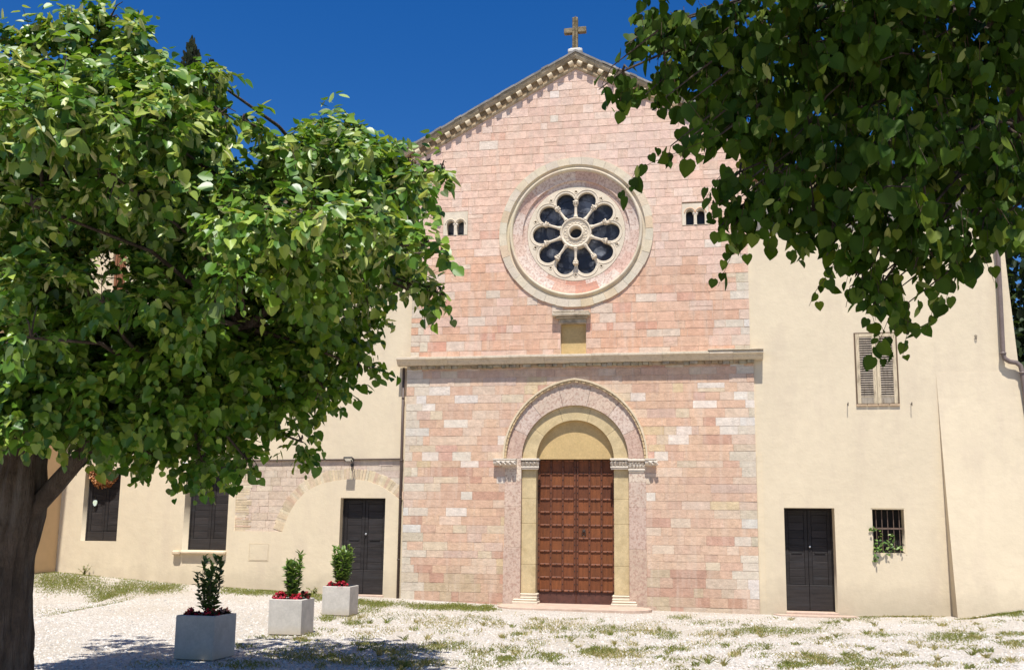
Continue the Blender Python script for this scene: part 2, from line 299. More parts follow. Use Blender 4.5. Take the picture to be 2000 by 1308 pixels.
def facade_blocks(mb, x0, x1, z0, z1, courses, lens, palf, Yp, cuts, gable=False, gap=.0016):
    z = z0
    while z < z1-.02:
        h = random.uniform(*courses); h = z1-z if z+h > z1-.1 else h
        x = x0-random.uniform(0, .25); q = True
        while x < x1:
            w = random.uniform(*lens)*(random.choice((.55, 1, 1, 1, 1.25)))
            if x+w > x1-.12: w = x1-x+.001
            a, b = max(x, x0), min(x+w, x1)
            polys = [rectp(a, b, z, z+h)]
            if random.random() < .04 and w > .3: m_ = (a+b)/2; polys = [rectp(a, m_, z, z+h), rectp(m_, b, z, z+h)]
            if random.random() < .05 and h > .2: m_ = z+h*random.uniform(.4, .6); polys = [rectp(a, b, z, m_), rectp(a, b, m_, z+h)]
            for p in polys:
                if gable: p = clip(clip(p, .53, 1, 12.50), -.53, 1, 12.50)
                ps = [p] if len(p) > 2 else []
                for cf in cuts: ps = [r for s in ps for r in cf(s)]
                for s in ps:
                    if area(s) < .0008: continue
                    mx_ = sum(q_[0] for q_ in s)/len(s); block(mb, s, Yp, random.uniform(.0, .007), pick_stone(palf(mx_, z, x1-x0), mx_, z), gap=gap, ch=.0025+.7*gap)
            x += w
        z += h
HOOD_C, HOOD_R = .19, 1.79
def cut_portal(p):
    out = []
    for s in cut_rect(p, -1.57, 1.57, -.5, 3.02):
        zs = sum(q[1] for q in s)/len(s); xs = sum(q[0] for q in s)/len(s)
        if max(q[1] for q in s) > 3.02 and abs(xs) < 2.2 and zs > 2.95 and zs < 5.4: out += cut_circle(s, HOOD_C if xs < 0 else -HOOD_C, 3.2, HOOD_R-.06)
        else: out.append(s)
    return out
ROSE = (0.0, 8.44)
church = thing('church', (0, 0, 0), 'romanesque church with pink stone gabled facade, rose window and wooden portal', 'church')
m = MB()
lowpal = lambda x, z, w: PAL_QUOIN if abs(x) > 3.55 and random.random() < .8 else (PAL_BASE if z < .55+.25*random.random() else PAL_LOW)
facade_blocks(m, -3.93, 3.93, -.15, 5.36, (.145, .215), (.26, .62), lowpal, 0.0, [cut_portal])
lower = m.build('lower_facade_stones', M['stone'], church)
m = MB()
def uppal(x, z, w):
    if z < 7.6 and abs(x) > 3.5 and random.random() < .75: return PAL_QUOIN
    if z < 7.4+.5*random.random()-.08*x: return PAL_MID
    return PAL_TOP
cr = lambda p: cut_circle(p, ROSE[0], ROSE[1], 1.70)
cn = lambda p: cut_rect(p, -.335, .255, 5.3, 6.28)
cb1 = lambda p: cut_rect(p, -3.155, -2.55, 8.47, 9.06); cb2 = lambda p: cut_rect(p, 2.43, 3.03, 8.47, 9.02)
facade_blocks(m, -3.87, 3.87, 5.5, 12.55, (.17, .235), (.24, .50), uppal, .03, [cr, cn, cb1, cb2], gable=True, gap=.0035)
upper = m.build('upper_facade_stones', M['stone'], church)
# mortar bed behind the stones
def portal_outline(r_off=0.0, n=24):
    R = HOOD_R+r_off; a1 = math.degrees(math.acos(HOOD_C/R)); right = [(-HOOD_C+R*math.cos(math.radians(a)), 3.2+R*math.sin(math.radians(a))) for a in np.linspace(0, a1, n)]
    return right, [(-x, z) for x, z in reversed(right)][1:]
ra, la = portal_outline(-.08)
plate('lower_mortar', rectp(-3.925, 3.925, -.3, 5.45), [[(1.55, -.31+.02), *ra, *la, (-1.55, -.29)]], .004, .55, M['mortar'], church)
plate('upper_mortar', [(-3.865, 5.40), (3.865, 5.40), (3.865, 12.5-.53*3.865), (0, 12.5), (-3.865, 12.5-.53*3.865)],
      [circ(*ROSE, 1.66, 64), rectp(-.33, .25, 5.55, 6.275), rectp(-3.15, -2.555, 8.475, 9.055), rectp(2.435, 3.025, 8.475, 9.015)], .034, .6, M['mortar'], church)
# nave behind the facade
m = MB(); m.prism([(-3.86, -.3), (3.86, -.3), (3.86, 10.42), (0, 12.46), (-3.86, 10.42)], .605, 17.0); recalc(m.build('nave_wall', M['mortar'], church))
m = MB()
for s in (-1, 1):
    n = 22
    for i in range(n):
        x0, x1 = s*4.2*i/n, s*4.2*(i+1)/n; z0, z1 = slope(x0)+.01, slope(x1)+.01; b = .035
        m.add([(x0, .1, z0+b), (x1, .1, z1+b), (x1, 17, z1+b), (x0, 17, z0+b), (x0, .1, z0-.05), (x1, .1, z1-.05), (x1, 17, z1-.05), (x0, 17, z0-.05)], [(0, 1, 2, 3), (7, 6, 5, 4), (0, 4, 5, 1), (1, 5, 6, 2), (2, 6, 7, 3), (3, 7, 4, 0)])
recalc(m.build('nave_roof', M['tile'], church))
# gable cornice
E2 = 4.16
m = MB()
for s in (-1, 1):
    n = 9
    for i in range(n):
        a, b = s*E2*i/n, s*E2*(i+1)/n; j = random.uniform(-.008, .008); b2 = b-s*.006; path = [(a, slope(a)+j), (b2, slope(b2)+j)]
        if s < 0: path = path[::-1]
        m.sweep([(-.10, -.055), (-.10, -.10), (-.095, -.125), (-.08, -.15), (-.065, -.19), (.1, -.19), (.1, -.055)], path, pick([(1, (1, .95, .88)), (1, (.85, .82, .74))]))
    path = [(0, slope(0)), (s*3.98, slope(3.98))]; path = path if s > 0 else path[::-1]
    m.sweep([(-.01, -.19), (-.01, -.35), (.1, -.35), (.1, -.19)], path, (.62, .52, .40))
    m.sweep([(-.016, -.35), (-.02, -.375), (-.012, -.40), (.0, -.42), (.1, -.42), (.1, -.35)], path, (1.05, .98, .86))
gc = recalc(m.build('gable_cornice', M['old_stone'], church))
m = MB()
for s in (-1, 1):
    n = 26
    for i in range(n):
        a, b = s*(E2+.03)*i/n, s*(E2+.03)*(i+1)/n; j = random.uniform(-.012, .012); path = [(a, slope(a)+j), (b, slope(b)+j)]
        if s < 0: path = path[::-1]
        m.sweep([(-.128-random.uniform(0, .01), -.005), (-.128, -.052), (.15, -.052), (.15, -.005)], path, (random.uniform(.9, 1.1),)*3)
recalc(m.build('gable_coping', mat('grey_slate_coping', rgb(150, 146, 140, .8), .9, 6, .2, 25, .5, .01), gc))
m = MB(); m.box(-.05, .05, -.055, .0, -.05, .045, (1, .98, .9)); n = 9
prof = [(-.055, .045), (-.095, .045), (-.118, .03), (-.128, .005), (-.122, -.022), (-.1, -.042), (-.075, -.045), (-.06, -.05)]
m.add([(x, y, z) for x in (-.055, .055) for y, z in prof], [tuple(range(8)), tuple(range(15, 7, -1))]+[(i, (i+1) % 8, (i+1) % 8+8, i+8) for i in range(8)], (1.0, .97, .88))
corb = recalc(m.build('corbel', M['cream_stone'], gc)); first = True
for s in (-1, 1):
    for i in range(16):
        x = s*(.105+.2465*i); o = corb if first else corb.copy()
        if not first: link(o, gc)
        first = False; o.location = (x, random.uniform(-.006, .006), slope(x)-.272+random.uniform(-.006, .006)); o.rotation_euler = (0, s*math.atan(.53)+random.uniform(-.03, .03), 0); o.scale = (random.uniform(.98, 1.12), .97, random.uniform(1.05, 1.15))
# cross
m = MB(); zc = 12.93
m.box(-.085, .045, .02, .15, zc, 13.76, bev=.012); m.box(-.285, -.087, .022, .148, 13.36, 13.49, bev=.012); m.box(.047, .245, .022, .148, 13.37, 13.505, bev=.012)
for i in range(16):
    z = zc+.08+i*.048; m.box(-.035, -.02, .014, .02, z, z+.03, (.7, .7, .7)); m.box(-.012, .004, .014, .02, z+.015, z+.045, (.7, .7, .7))
cross = m.build('cross', M['lichen'], church)
m = MB(); m.box(-.18, .16, -.05, .28, 12.84, 12.93, bev=.02); m.box(-.13, .11, -.02, .22, 12.92, 12.955, bev=.012); m.build('cross_base', mat('whitewashed_stone', rgb(214, 210, 202, .8), .9, 8, .15, 25, .5, .01), cross)
# string cornice between the two storeys
m = MB(); xs = -4.13; sc = None
while xs < 4.13:
    L = random.uniform(.45, 1.1); x1 = min(4.13, xs+L); x1 = 4.13 if 4.13-x1 < .2 else x1; j = random.uniform(-.008, .008); y = random.uniform(-.008, .008); e = .02 if xs > 2.7 else 0
    m.sweep([(-.225+y, .128+j+e), (-.24+y, .12+j), (-.243+y, .075+j), (-.22+y, .062+j), (-.19+y, .035), (-.165, .0), (-.12, -.05), (-.09, -.055), (.03, -.055), (.03, .14+j+e)], [(xs, 5.40), (x1-.004, 5.40)], pick([(1, (1.2, 1.14, 1.06)), (1, (1.1, 1.04, .96)), (1, (1.15, 1.08, .98))])); xs = x1
m.sweep([(-.262, .162), (-.262, .142), (.0, .144), (.0, .162)], [(2.95, 5.40), (4.13, 5.40)], (1.1, 1.1, 1.05))
M['cornice_stone'] = mat('cornice_stone', rgb(222, 206, 182, K), .92, 6, .2, 22, .7, .015, tint=rgb(158, 142, 118, K), tscale=6, tamt=.6, thr=(.48, .68))
sc = recalc(m.build('string_cornice', M['cornice_stone'], church))
m = MB(); x = -3.9; m.box(-3.9, 3.9, -.03, -.004, 5.27, 5.343, (1.0, .9, .8))
while x < 3.85:
    w = random.uniform(.07, .2)
    if random.random() < .93: m.box(x, x+w-.008, -random.uniform(.05, .1), -.006, 5.345-random.uniform(.06, .1), 5.343, pick([(1, (1.1, .95, .8)), (1, (.95, .82, .68)), (1, (1.15, 1.05, .95))]), bev=.008)
    x += w
m.build('dentil_course', M['old_stone'], sc, col=True)
# niche under the rose window
m = MB(); m.box(-.325, .245, .13, .2, 5.5, 6.27); niche = m.build('niche', M['yellow_plaster'], church)
m = MB()
for a, b in ((-.41, -.335), (.255, .33)): pass
m.box(-.335, .255, -.02, .16, 6.27, 6.38, bev=.01); m.box(-.43, .29, -.08, .03, 6.382, 6.42, bev=.01); m.box(-.515, .36, -.14, .03, 6.422, 6.50, bev=.018); m.box(-.49, .0, -.12, .03, 6.502, 6.555, bev=.015); m.box(.01, .33, -.11, .03, 6.502, 6.54, bev=.012)
m.build('niche_cap', M['old_stone'], niche)
# ------------------------------------------------------------------ rose window
rx, rz = ROSE
MR = Matrix.Translation((rx, 0, rz)) @ Matrix.Rotation(PI/2, 4, 'X')     # local z -> -y
m = MB(); n = 38
for i in range(n):
    a0 = 360*i/n; a1 = 360*(i+1)/n-.12; pl = arcp(rx, rz, 1.615, a0, a1, 3)+arcp(rx, rz, 1.785+random.uniform(-.006, .01), a1, a0, 3)
    c = pick([(8, (1, .96, .9)), (4, (.92, .92, .92)), (2, (1.12, 1.15, 1.22)), (2, (.95, .85, .74))]); y = random.uniform(-.004, .006); m.prism(pl, -.012+y, .3, c)
rose = recalc(m.build('rose_window', M['cream_stone'], church))
def ring(prof, nseg=120, cols=None):
    r_ = MB(); r_.lathe([(r, -y) for r, y in prof], MR, nseg, cols); return r_
ccs = [pick([(4, (1, .96, .88)), (2, (.92, .88, .82)), (1, (1.1, 1.1, 1.15))]) for _ in range(24)]
recalc(ring([(1.617, .02), (1.59, .05), (1.56, .055), (1.548, .04), (1.54, .0), (1.525, -.022), (1.505, -.026), (1.485, -.016), (1.472, .008), (1.468, .045), (1.46, .05)], cols=lambda k, i: ccs[k//5]).build('roll_moulding', M['cream_stone'], rose, True))
pcs = []
for k in range(16): pcs.append(pick([(5, c_(222, 184, 166)), (4, c_(230, 214, 200)), (2, c_(200, 132, 108)), (3, c_(214, 176, 150))]))
pcs = [tuple(.32*v+.68*w for v, w in zip(p_, c_(226, 202, 184))) for p_ in pcs]; pcs[12] = c_(204, 146, 120); pcs[11] = c_(214, 172, 148)
recalc(ring([(1.465, .042), (1.44, .05), (1.40, .062), (1.34, .085), (1.285, .098), (1.26, .1), (1.252, .105), (1.25, .14), (1.24, .145), (1.2, .15), (1.15, .155), (1.142, .16), (1.14, .3)], 128, lambda k, i: pcs[((k+(4 if i > 5 else 0)) % 128)//8]).build('marble_splay', M['marble'], rose, False))
# tracery plate with ten lobes
hole = []
LR, LC = .215, .80
for k in range(10):
    a = 90+18+36*k; cx, cz = rx+LC*math.cos(math.radians(a)), rz+LC*math.sin(math.radians(a)); hole += arcp(cx, cz, LR, a-112, a+112, 20)
oc = []
for k in range(10):
    a = math.radians(90+36*k); cx, cz = rx+1.0*math.cos(a), rz+1.0*math.sin(a)
    oc.append(circ(cx, cz, .022, 12) if k % 2 == 0 else arcp(cx, cz, .028, math.degrees(a), math.degrees(a)+360, 4)[:-1])
tr = plate('tracery', circ(rx, rz, 1.139, 96), [hole]+oc, .15, .27, M['cream_stone'], rose, .006)
m = MB()
for k in range(10):
    a = 90+18+36*k; cx, cz = rx+LC*math.cos(math.radians(a)), rz+LC*math.sin(math.radians(a))
    pts = arcp(cx, cz, LR+.062, a-96, a+96, 24); m.tube([(x, .149, z) for x, z in pts], .011, 6)
    a = math.radians(90+36*k); cx, cz = rx+1.0*math.cos(a), rz+1.0*math.sin(a); q = circ(cx, cz, .038, 16) if k % 2 == 0 else arcp(cx, cz, .052, math.degrees(a), math.degrees(a)+360, 4)[:-1]; m.tube([(x, .149, z) for x, z in q+q[:2]], .009, 5)
m.build('lobe_moulding', M['cream_stone'], rose, True)
pn = MB(); pn.add([(x, .30, z) for x, z in circ(rx, rz, 1.135, 64)], [tuple(range(64))]); pn.build('window_pane', M['glass'], rose)
m = MB()
for k in range(5): a = math.radians(36*k+18); dx, dz = math.cos(a), math.sin(a); m.tube([(rx-dx*1.1, .292, rz-dz*1.1), (rx+dx*1.1, .292, rz+dz*1.1)], .006, 4)
for r_ in (.55, .85): q = circ(rx, rz, r_, 40); m.tube([(x, .292, z) for x, z in q+q[:1]], .005, 4)
m.build('lead_bars', M['black_metal'], rose)
m = MB()
m.lathe([(.142, -.30), (.142, -.075), (.15, -.06), (.165, -.055), (.178, -.06), (.186, -.085), (.20, -.095), (.30, -.095), (.315, -.09), (.325, -.07), (.34, -.06), (.358, -.068), (.366, -.09), (.366, -.27)], MR, 64)
for k in range(18):
    a = 2*PI*k/18; q = circ(rx+.245*math.cos(a), rz+.245*math.sin(a), .038, 12); m.tube([(x, .093, z) for x, z in q+q[:2]], .0085, 5)
recalc(m.build('hub', M['cream_stone'], rose, True))
m = MB(); n = 14
m.lathe([(.0, .0), (.056, .0), (.056, .02), (.05, .035), (.042, .045), (.046, .06), (.036, .075), (.033, .09), (.030, .24), (.030, .265), (.04, .272), (.04, .285), (.032, .29), (.036, .32), (.052, .355), (.05, .36), (.0, .36)], None, n)
m.box(-.062, .062, -.06, .06, .36, .395, bev=.006)
for k in range(8):
    a = PI/4*k; m.tube([(.034*math.cos(a), .034*math.sin(a), .295), (.05*math.cos(a), .05*math.sin(a), .33), (.064*math.cos(a), .064*math.sin(a), .35)], [.009, .012, .009], 5)
cl = recalc(m.build('colonnette', M['cream_stone'], None, True)); cl.parent = rose
for k in range(10):
    o = cl if k == 0 else cl.copy()
    if k: link(o, rose)
    a = math.radians(90+36*k); o.location = (rx+.362*math.cos(a), .115, rz+.362*math.sin(a)); o.rotation_euler = (0, PI/2-a, 0)
# ------------------------------------------------------------------ small twin windows
def bifora(xc, z0, wt, zt, redarch):
    h = zt-z0; aw = .088; za = z0+.28
    def arch(cx): return [(cx-aw, z0+.001), (cx+aw, z0+.001)]+arcp(cx, za, aw, 0, 180, 12)
    fr = plate('twin_window', rectp(xc-wt/2, xc+wt/2, z0-.0, zt), [[(x, max(z, z0+.004)) for x, z in arch(xc-.122)], [(x, max(z, z0+.004)) for x, z in arch(xc+.122)]], .018, .20, M['cream_stone'], church, 0)
    b = MB()
    for s in (-.122, .122):
        pts = arcp(xc+s, za, aw+.03, 0, 180, 14); b.tube([(x, .018, z) for x, z in pts], .014, 6, (1, .75, .6) if redarch else (1, .97, .92))
    b.build('arch_moulding', M['cream_stone'], fr, True)
    b = MB(); Mx = Matrix.Translation((xc, .06, z0)); b.lathe([(0, 0), (.05, 0), (.05, .018), (.036, .03), (.028, .045), (.025, .2), (.03, .21), (.028, .225), (.05, .255), (0, .255)], Mx, 12); b.box(xc-.06, xc+.06, .012, .12, z0+.255, z0+.285, bev=.006); b.build('colonnette', M['white_stone'], fr, True)
    b = MB(); b.box(xc-wt/2+.02, xc+wt/2-.02, .28, .3, z0-.02, zt, (1, 1, 1)); b.build('window_pane', M['glass'], fr)
bifora(-2.853, 8.475, .59, 9.05, False); bifora(2.73, 8.475, .585, 8.98, True)
m = MB(); m.box(-3.30, -3.20, -.05, .05, 8.80, 9.05, (.75, .6, .42), bev=.02); m.box(-3.34, -3.22, -.08, .05, 8.99, 9.09, bev=.025); m.build('carved_bracket', M['old_stone'], church)
# ------------------------------------------------------------------ portal
def hood_r(a, off=0.0):                    # radius of the two-centred arch seen from (0, 3.2)
    ca = abs(math.cos(a)); R = HOOD_R+off; return -HOOD_C*ca+math.sqrt(HOOD_C*HOOD_C*ca*ca+R*R-HOOD_C*HOOD_C)
def arch_ring(mb, rin, rout, n, y0, y1, palette, sub=5, gap=.0025, rng_=(0, PI)):
    for i in range(n):
        a0 = rng_[0]+(rng_[1]-rng_[0])*i/n+gap; a1 = rng_[0]+(rng_[1]-rng_[0])*(i+1)/n-gap; A = np.linspace(a0, a1, sub)
        pl = [(rin(a)*math.cos(a), 3.2+rin(a)*math.sin(a)) for a in A]+[(rout(a)*math.cos(a), 3.2+rout(a)*math.sin(a)) for a in A[::-1]]
        mb.prism(pl, y0+random.uniform(-.002, .002), y1, pick(palette))
PM = [(3, c_(214, 190, 170)), (2, c_(208, 180, 160)), (2, c_(219, 199, 181)), (1, c_(205, 172, 150))]
m = MB(); arch_ring(m, lambda a: 1.195, lambda a: hood_r(a, -.055), 7, -.012, .5, PM, 9)
for s in (-1, 1):
    z = -.05
    for h in (1.28, .9, .55, .28, .26):
        c = pick(PM) if h > .3 else c_(226, 208, 186); x0, x1 = sorted((s*1.20, s*(1.56+random.uniform(-.0, .03)))); m.box(x0, x1, -.012, .5, z, min(z+h-.003, 3.197), c, bev=.004); z += h
portal = recalc(m.build('portal', M['marble'], church))
m = MB()
n = 64
for i in range(n):                         # leaf-carved hood moulding
    a0 = PI*i/n; a1 = PI*(i+1)/n-.004; am = (a0+a1)/2; k = random.uniform(.9, 1.05)
    pl = [(hood_r(a, -.062)*math.cos(a), 3.2+hood_r(a, -.062)*math.sin(a)) for a in (a0, a1)]+[(hood_r(a, -.014)*math.cos(a), 3.2+hood_r(a, -.014)*math.sin(a)) for a in (a1, am, a0)]
    m.prism(pl, -.062-.008*(i % 2), .02, (.86*k, .74*k, .54*k))
A = np.linspace(0, PI, 81)
pl = [(hood_r(a, -.016)*math.cos(a), 3.2+hood_r(a, -.016)*math.sin(a)) for a in A]+[(hood_r(a, .022)*math.cos(a), 3.2+hood_r(a, .022)*math.sin(a)) for a in A[::-1]]
for i in range(80): m.prism([pl[i], pl[i+1], pl[160-i], pl[161-i]], -.085, .02, (1, .95, .84))
recalc(m.build('hood_moulding', M['cream_stone'], portal))
YS = [(3, (1, 1, 1)), (2, (.95, .93, .88)), (2, (1.06, 1.06, 1.08))]
m = MB(); arch_ring(m, lambda a: .868, lambda a: 1.192, 5, .06, .45, YS, 11)
for s in (-1, 1):
    z = .24
    for h in (.62, .9, .55, .45, .3):
        x0, x1 = sorted((s*.868, s*1.193)); m.box(x0, x1, .06, .45, z, min(z+h-.003, 3.0), pick(YS), bev=.006); z += h
recalc(m.build('inner_arch', M['yellow_stone'], portal))
m = MB(); pl = [(.867*math.cos(a), 3.2+.867*math.sin(a)) for a in np.linspace(0, PI, 40)]; m.prism(pl, .18, .42); recalc(m.build('tympanum', M['yellow_plaster'], portal))
def capital(name, x0, x1, y0, zt, h, seed, corner=0):
    random.seed(seed); b = MB(); w = x1-x0; yb = .12
    b.box(x0-.01, x1+.01, y0-.012, yb, zt-.045, zt, bev=.008)
    b.box(x0+.02, x1-.02, y0+.085, yb, zt-h+.05, zt-.046, bev=.01)
    b.tube([(x0, y0+.035, zt-h+.045), (x1, y0+.035, zt-h+.045)], .022, 8); b.tube([(x0+.012, y0+.04, zt-h+.008), (x1-.012, y0+.04, zt-h+.008)], .014, 8)
    for i in range(int(w/.085)+1):         # curling leaves
        x = x0+.04+i*(w-.08)/max(1, int(w/.085)); zz = zt-h+.07
        b.tube([(x, y0+.06, zz), (x+random.uniform(-.015, .015), y0+.035, zz+.05), (x+random.uniform(-.02, .02), y0+.015, zt-.085), (x+random.uniform(-.02, .02), y0-.005, zt-.075), (x, y0+.012, zt-.105)], [.016, .028, .026, .022, .013], 6)
        b.tube([(x-.03, y0+.055, zz+.02), (x-.035, y0+.03, zz+.075), (x-.02, y0+.02, zz+.1)], [.01, .014, .008], 5); b.tube([(x+.03, y0+.055, zz+.02), (x+.035, y0+.03, zz+.075), (x+.02, y0+.02, zz+.1)], [.01, .014, .008], 5)
    return recalc(b.build(name, M['white_stone'], portal))
capital('capital', -1.20, -.80, -.05, 3.2, .24, 3); capital('capital', .80, 1.19, -.05, 3.2, .24, 4); capital('capital', 1.19, 1.55, -.06, 3.18, .28, 9)
for s in (-1, 1):
    b = MB(); a0, a1 = (-1.82, -1.30) if s < 0 else (1.56, 1.80)
    b.sweep([(-.17, .0), (-.17, -.03), (-.15, -.045), (-.14, -.075), (-.155, -.095), (-.12, -.125), (-.06, -.15), (.05, -.15), (.05, .0)], [(a0, 3.19), (a1, 3.19)])
    for i in range(int((a1-a0)/.11)):
        x = a0+.08+i*.11; b.tube([(x, -.15, 3.13), (x+.05, -.18, 3.10), (x+.09, -.16, 3.06), (x+.06, -.12, 3.03)], [.014, .024, .02, .012], 6); b.tube([(x+.02, -.15, 3.05), (x+.05, -.17, 3.12), (x+.1, -.16, 3.13)], [.012, .018, .01], 6)
    recalc(b.build('impost_moulding', M['white_stone'], portal))
    b = MB(); x0, x1 = sorted((s*.80, s*1.37)); i0, i1 = sorted((s*.82, s*1.24))
    b.box(x0, x1, -.09, .3, -.06, .07, bev=.015); b.box(x0+.02, x1-.02, -.07, .3, .072, .12, bev=.02); b.box(i0, i1, .02, .3, .122, .165, bev=.015); b.box(i0+.01, i1-.01, .035, .3, .167, .19, bev=.008); b.box(i0, i1, .03, .3, .192, .237, bev=.018)
    b.build('column_base', M['cream_stone'], portal)
random.seed(21)
# door leaves
wood = [(3, (.150, .047, .015)), (2, (.18, .058, .018)), (1, (.115, .036, .013))]
for s in (-1, 1):
    x0, x1 = sorted((s*.003, s*.868)); d = MB(); d.box(x0, x1, .36, .42, .0, 3.2, (.15, .045, .018))
    zb, zt = .29, 3.17; rows = 10; rh = (zt-zb)/rows; nxs = np.linspace(x0+.028, x1-.028, 4)
    for r in range(rows):
        for q in range(3): d.box(nxs[q]+.015, nxs[q+1]-.015, .345, .362, zb+r*rh+.02, zb+(r+1)*rh-.02, pick(wood), bev=.006)
    for x in nxs: d.box(x-.026, x+.026, .318, .36, zb, 3.195, (.125, .043, .020), bev=.006)
    for r in range(rows+1):
        for q in range(3): d.box(nxs[q]+.027, nxs[q+1]-.027, .322, .361, zb+r*rh-.021, zb+r*rh+.021, (.185, .068, .034), bev=.009)  # rails coloured lighter than the stiles to stand for their highlight
    kp = d; d.cc = (.022, .014, .011)
    def stud(x, y, z, r=.0135): d.lathe([(r, 0), (r*.8, r*.6), (0, r*.9)], Matrix.Translation((x, y, z)) @ Matrix.Rotation(PI/2, 4, 'X'), 8)
    for r in range(rows+1):
        for q in range(3): stud((nxs[q]+nxs[q+1])/2, .322, zb+r*rh)
        for x in nxs: stud(x, .318, zb+r*rh); 
    for r in range(rows):
        for x in nxs: stud(x, .318, zb+(r+.5)*rh)
    for q in range(5):
        for z in (.06, .2): stud(x0+.1+q*.165, .35, z, .009)
    leaf = d.build('door_leaf', M['door_wood'], church)
    d = MB(); d.box(x0+.006, x1-.006, .352, .365, .005, zb-.022, (2.6, 1.6, 1.5), bev=.003); d.build('kick_plate', M['iron'], leaf)
    if s > 0:
        d = MB(); kx, kz = .175, zb+4.5*rh+.0; d.lathe([(.04, 0), (.035, .012), (.014, .018), (0, .018)], Matrix.Translation((kx, .345, kz+.02)) @ Matrix.Rotation(PI/2, 4, 'X'), 14)
        q = circ(kx, kz-.035, .042, 18); d.tube([(x, .318, z) for x, z in q+q[:2]], .009, 6); d.build('door_knocker', M['iron'], leaf)
m = MB(); m.box(-.868, .868, .43, .46, -.1, 3.3); m.build('door_backing', M['dark'], church)
# front step
def slab_thing(name, pts, z1, label, th=.07):
    cx = sum(p[0] for p in pts)/len(pts); cy = sum(p[1] for p in pts)/len(pts); t = MB(); n = len(pts)
    t.add([(x, y, z1-th-.15) for x, y in pts]+[(x, y, z1-.012) for x, y in pts]+[(cx+(x-cx)*.988, cy+(y-cy)*.985, z1) for x, y in pts],
          [tuple(range(2*n, 3*n))]+[(i, (i+1) % n, (i+1) % n+n, i+n) for i in range(n)]+[(i+n, (i+1) % n+n, (i+1) % n+2*n, i+2*n) for i in range(n)])
    return tag(recalc(t.build(name, M['slab'])), label, 'step')
pts = [(1.62, .34), (1.62, -.2)]+[(1.15*1.0+.55*math.cos(a), -.45+.62*math.sin(a)) for a in np.linspace(0, -PI/2, 8)]+[(-1.05+.55*math.cos(a), -.45+.62*math.sin(a)) for a in np.linspace(-PI/2, -PI, 8)]+[(-1.6, -.2), (-1.6, .34)]
pts = [(x, min(y, .0)) for x, y in pts[:2]]+pts[2:-2]+[(x, min(y, .0)) for x, y in pts[-2:]]
pts[0] = (.86, .35); pts.insert(1, (.86, -.1)); pts.insert(2, (1.5, -.1)); pts[-1] = (-.86, .35); pts.insert(-1, (-1.5, -.1)); pts.insert(-1, (-.86, -.1))
slab_thing('stone_step', pts, .012, 'worn pink stone step with rounded ends in front of the studded church door')
# ------------------------------------------------------------------ doors, windows of the side wings
def board_door(name, x0, x1, z0, z1, Y, parent, low=.2, planks=9, handle=True):
    b = MB(); f = .045; b.box(x0, x0+f, Y-.02, Y+.08, z0, z1, bev=.006); b.box(x1-f, x1, Y-.02, Y+.08, z0, z1, bev=.006); b.box(x0+f, x1-f, Y-.02, Y+.08, z1-f, z1, bev=.006)
    d = b.build(name, M['dark_wood'], parent); xm = (x0+x1)/2
    for a, e in ((x0+f+.003, xm-.003), (xm+.003, x1-f-.003)):
        b = MB(); b.box(a, e, Y+.02, Y+.06, z0+.01, z1-f-.003); st = .075; lowz = z0+(z1-z0)*low; k = random.uniform(.9, 1.2)
        b.box(a, a+st, Y-.004, Y+.03, lowz, z1-f-.004, bev=.005); b.box(e-st, e, Y-.004, Y+.03, lowz, z1-f-.004, bev=.005); b.box(a, e, Y-.012, Y+.03, z0+.012, lowz-.004, (1.25, 1.25, 1.25), bev=.006)
        b.box(a+st, e-st, Y-.004, Y+.03, z1-f-.1, z1-f-.004, bev=.005)
        zs = np.linspace(lowz+.002, z1-f-.102, planks+1)
        for i in range(planks): k = random.uniform(.9, 1.5); b.box(a+st+.002, e-st-.002, Y+.004+random.uniform(0, .004), Y+.03, zs[i]+.002, zs[i+1]-.002, (k, k, k*1.02), bev=.006)
        b.box(a+st+.05, e-st-.05, Y-.008, Y+.006, z0+(z1-z0)*.55, z0+(z1-z0)*.55+.035, (.6, .6, .6), bev=.004) if handle else None
        b.build('door_leaf' if handle else 'shutter_leaf', M['dark_wood'], d)
    if handle:
        b = MB(); b.lathe([(.025, 0), (.022, .02), (.012, .03), (.018, .045), (.0, .05)], Matrix.Translation((xm+.035, Y, z0+(z1-z0)*.62)) @ Matrix.Rotation(PI/2, 4, 'X'), 12); b.build('door_knob', mat('steel', (.5, .5, .5), .4, metal=.8) if 'steel' not in bpy.data.materials else bpy.data.materials['steel'], d)
    return d
def board_back(parent, x0, x1, z0, z1, Y): b = MB(); b.box(x0-.03, x1+.03, Y, Y+.03, z0-.05, z1+.05); return b
def tile_roof(name, x0, x1, y0, z0, y1, z1, parent, fall=1):
    b = MB(); n = int((x1-x0)/.21); 
    for i in range(n):
        a = x0+(x1-x0)*i/n; w = (x1-x0)/n; k = random.uniform(.75, 1.15); j = random.uniform(-.015, .015)
        arc = [(a+w*.5-w*.42*math.cos(t), .075*math.sin(t)) for t in np.linspace(0, PI, 7)]
        nn = 7; vs = [(x, y0+j, z0+.03+h) for x, h in arc]+[(x, y1, z1+.03+h) for x, h in arc]+[(x, y0+j, z0+.012+h*.72) for x, h in arc]
        b.add(vs, [(q, q+1, q+1+nn, q+nn) for q in range(nn-1)]+[(q+1, q, q+2*nn, q+1+2*nn) for q in range(nn-1)], (k, k*.97, k*.94))
    b.add([(x0, y0+.02, z0), (x1, y0+.02, z0), (x1, y1, z1), (x0, y1, z1), (x0, y0+.02, z0-.06), (x1, y0+.02, z0-.06), (x1, y1, z1-.06), (x0, y1, z1-.06)], [(0, 1, 2, 3), (7, 6, 5, 4), (0, 4, 5, 1), (0, 3, 7, 4), (1, 5, 6, 2)], (.7, .68, .66))
    return b.build(name, M['tile'], parent)
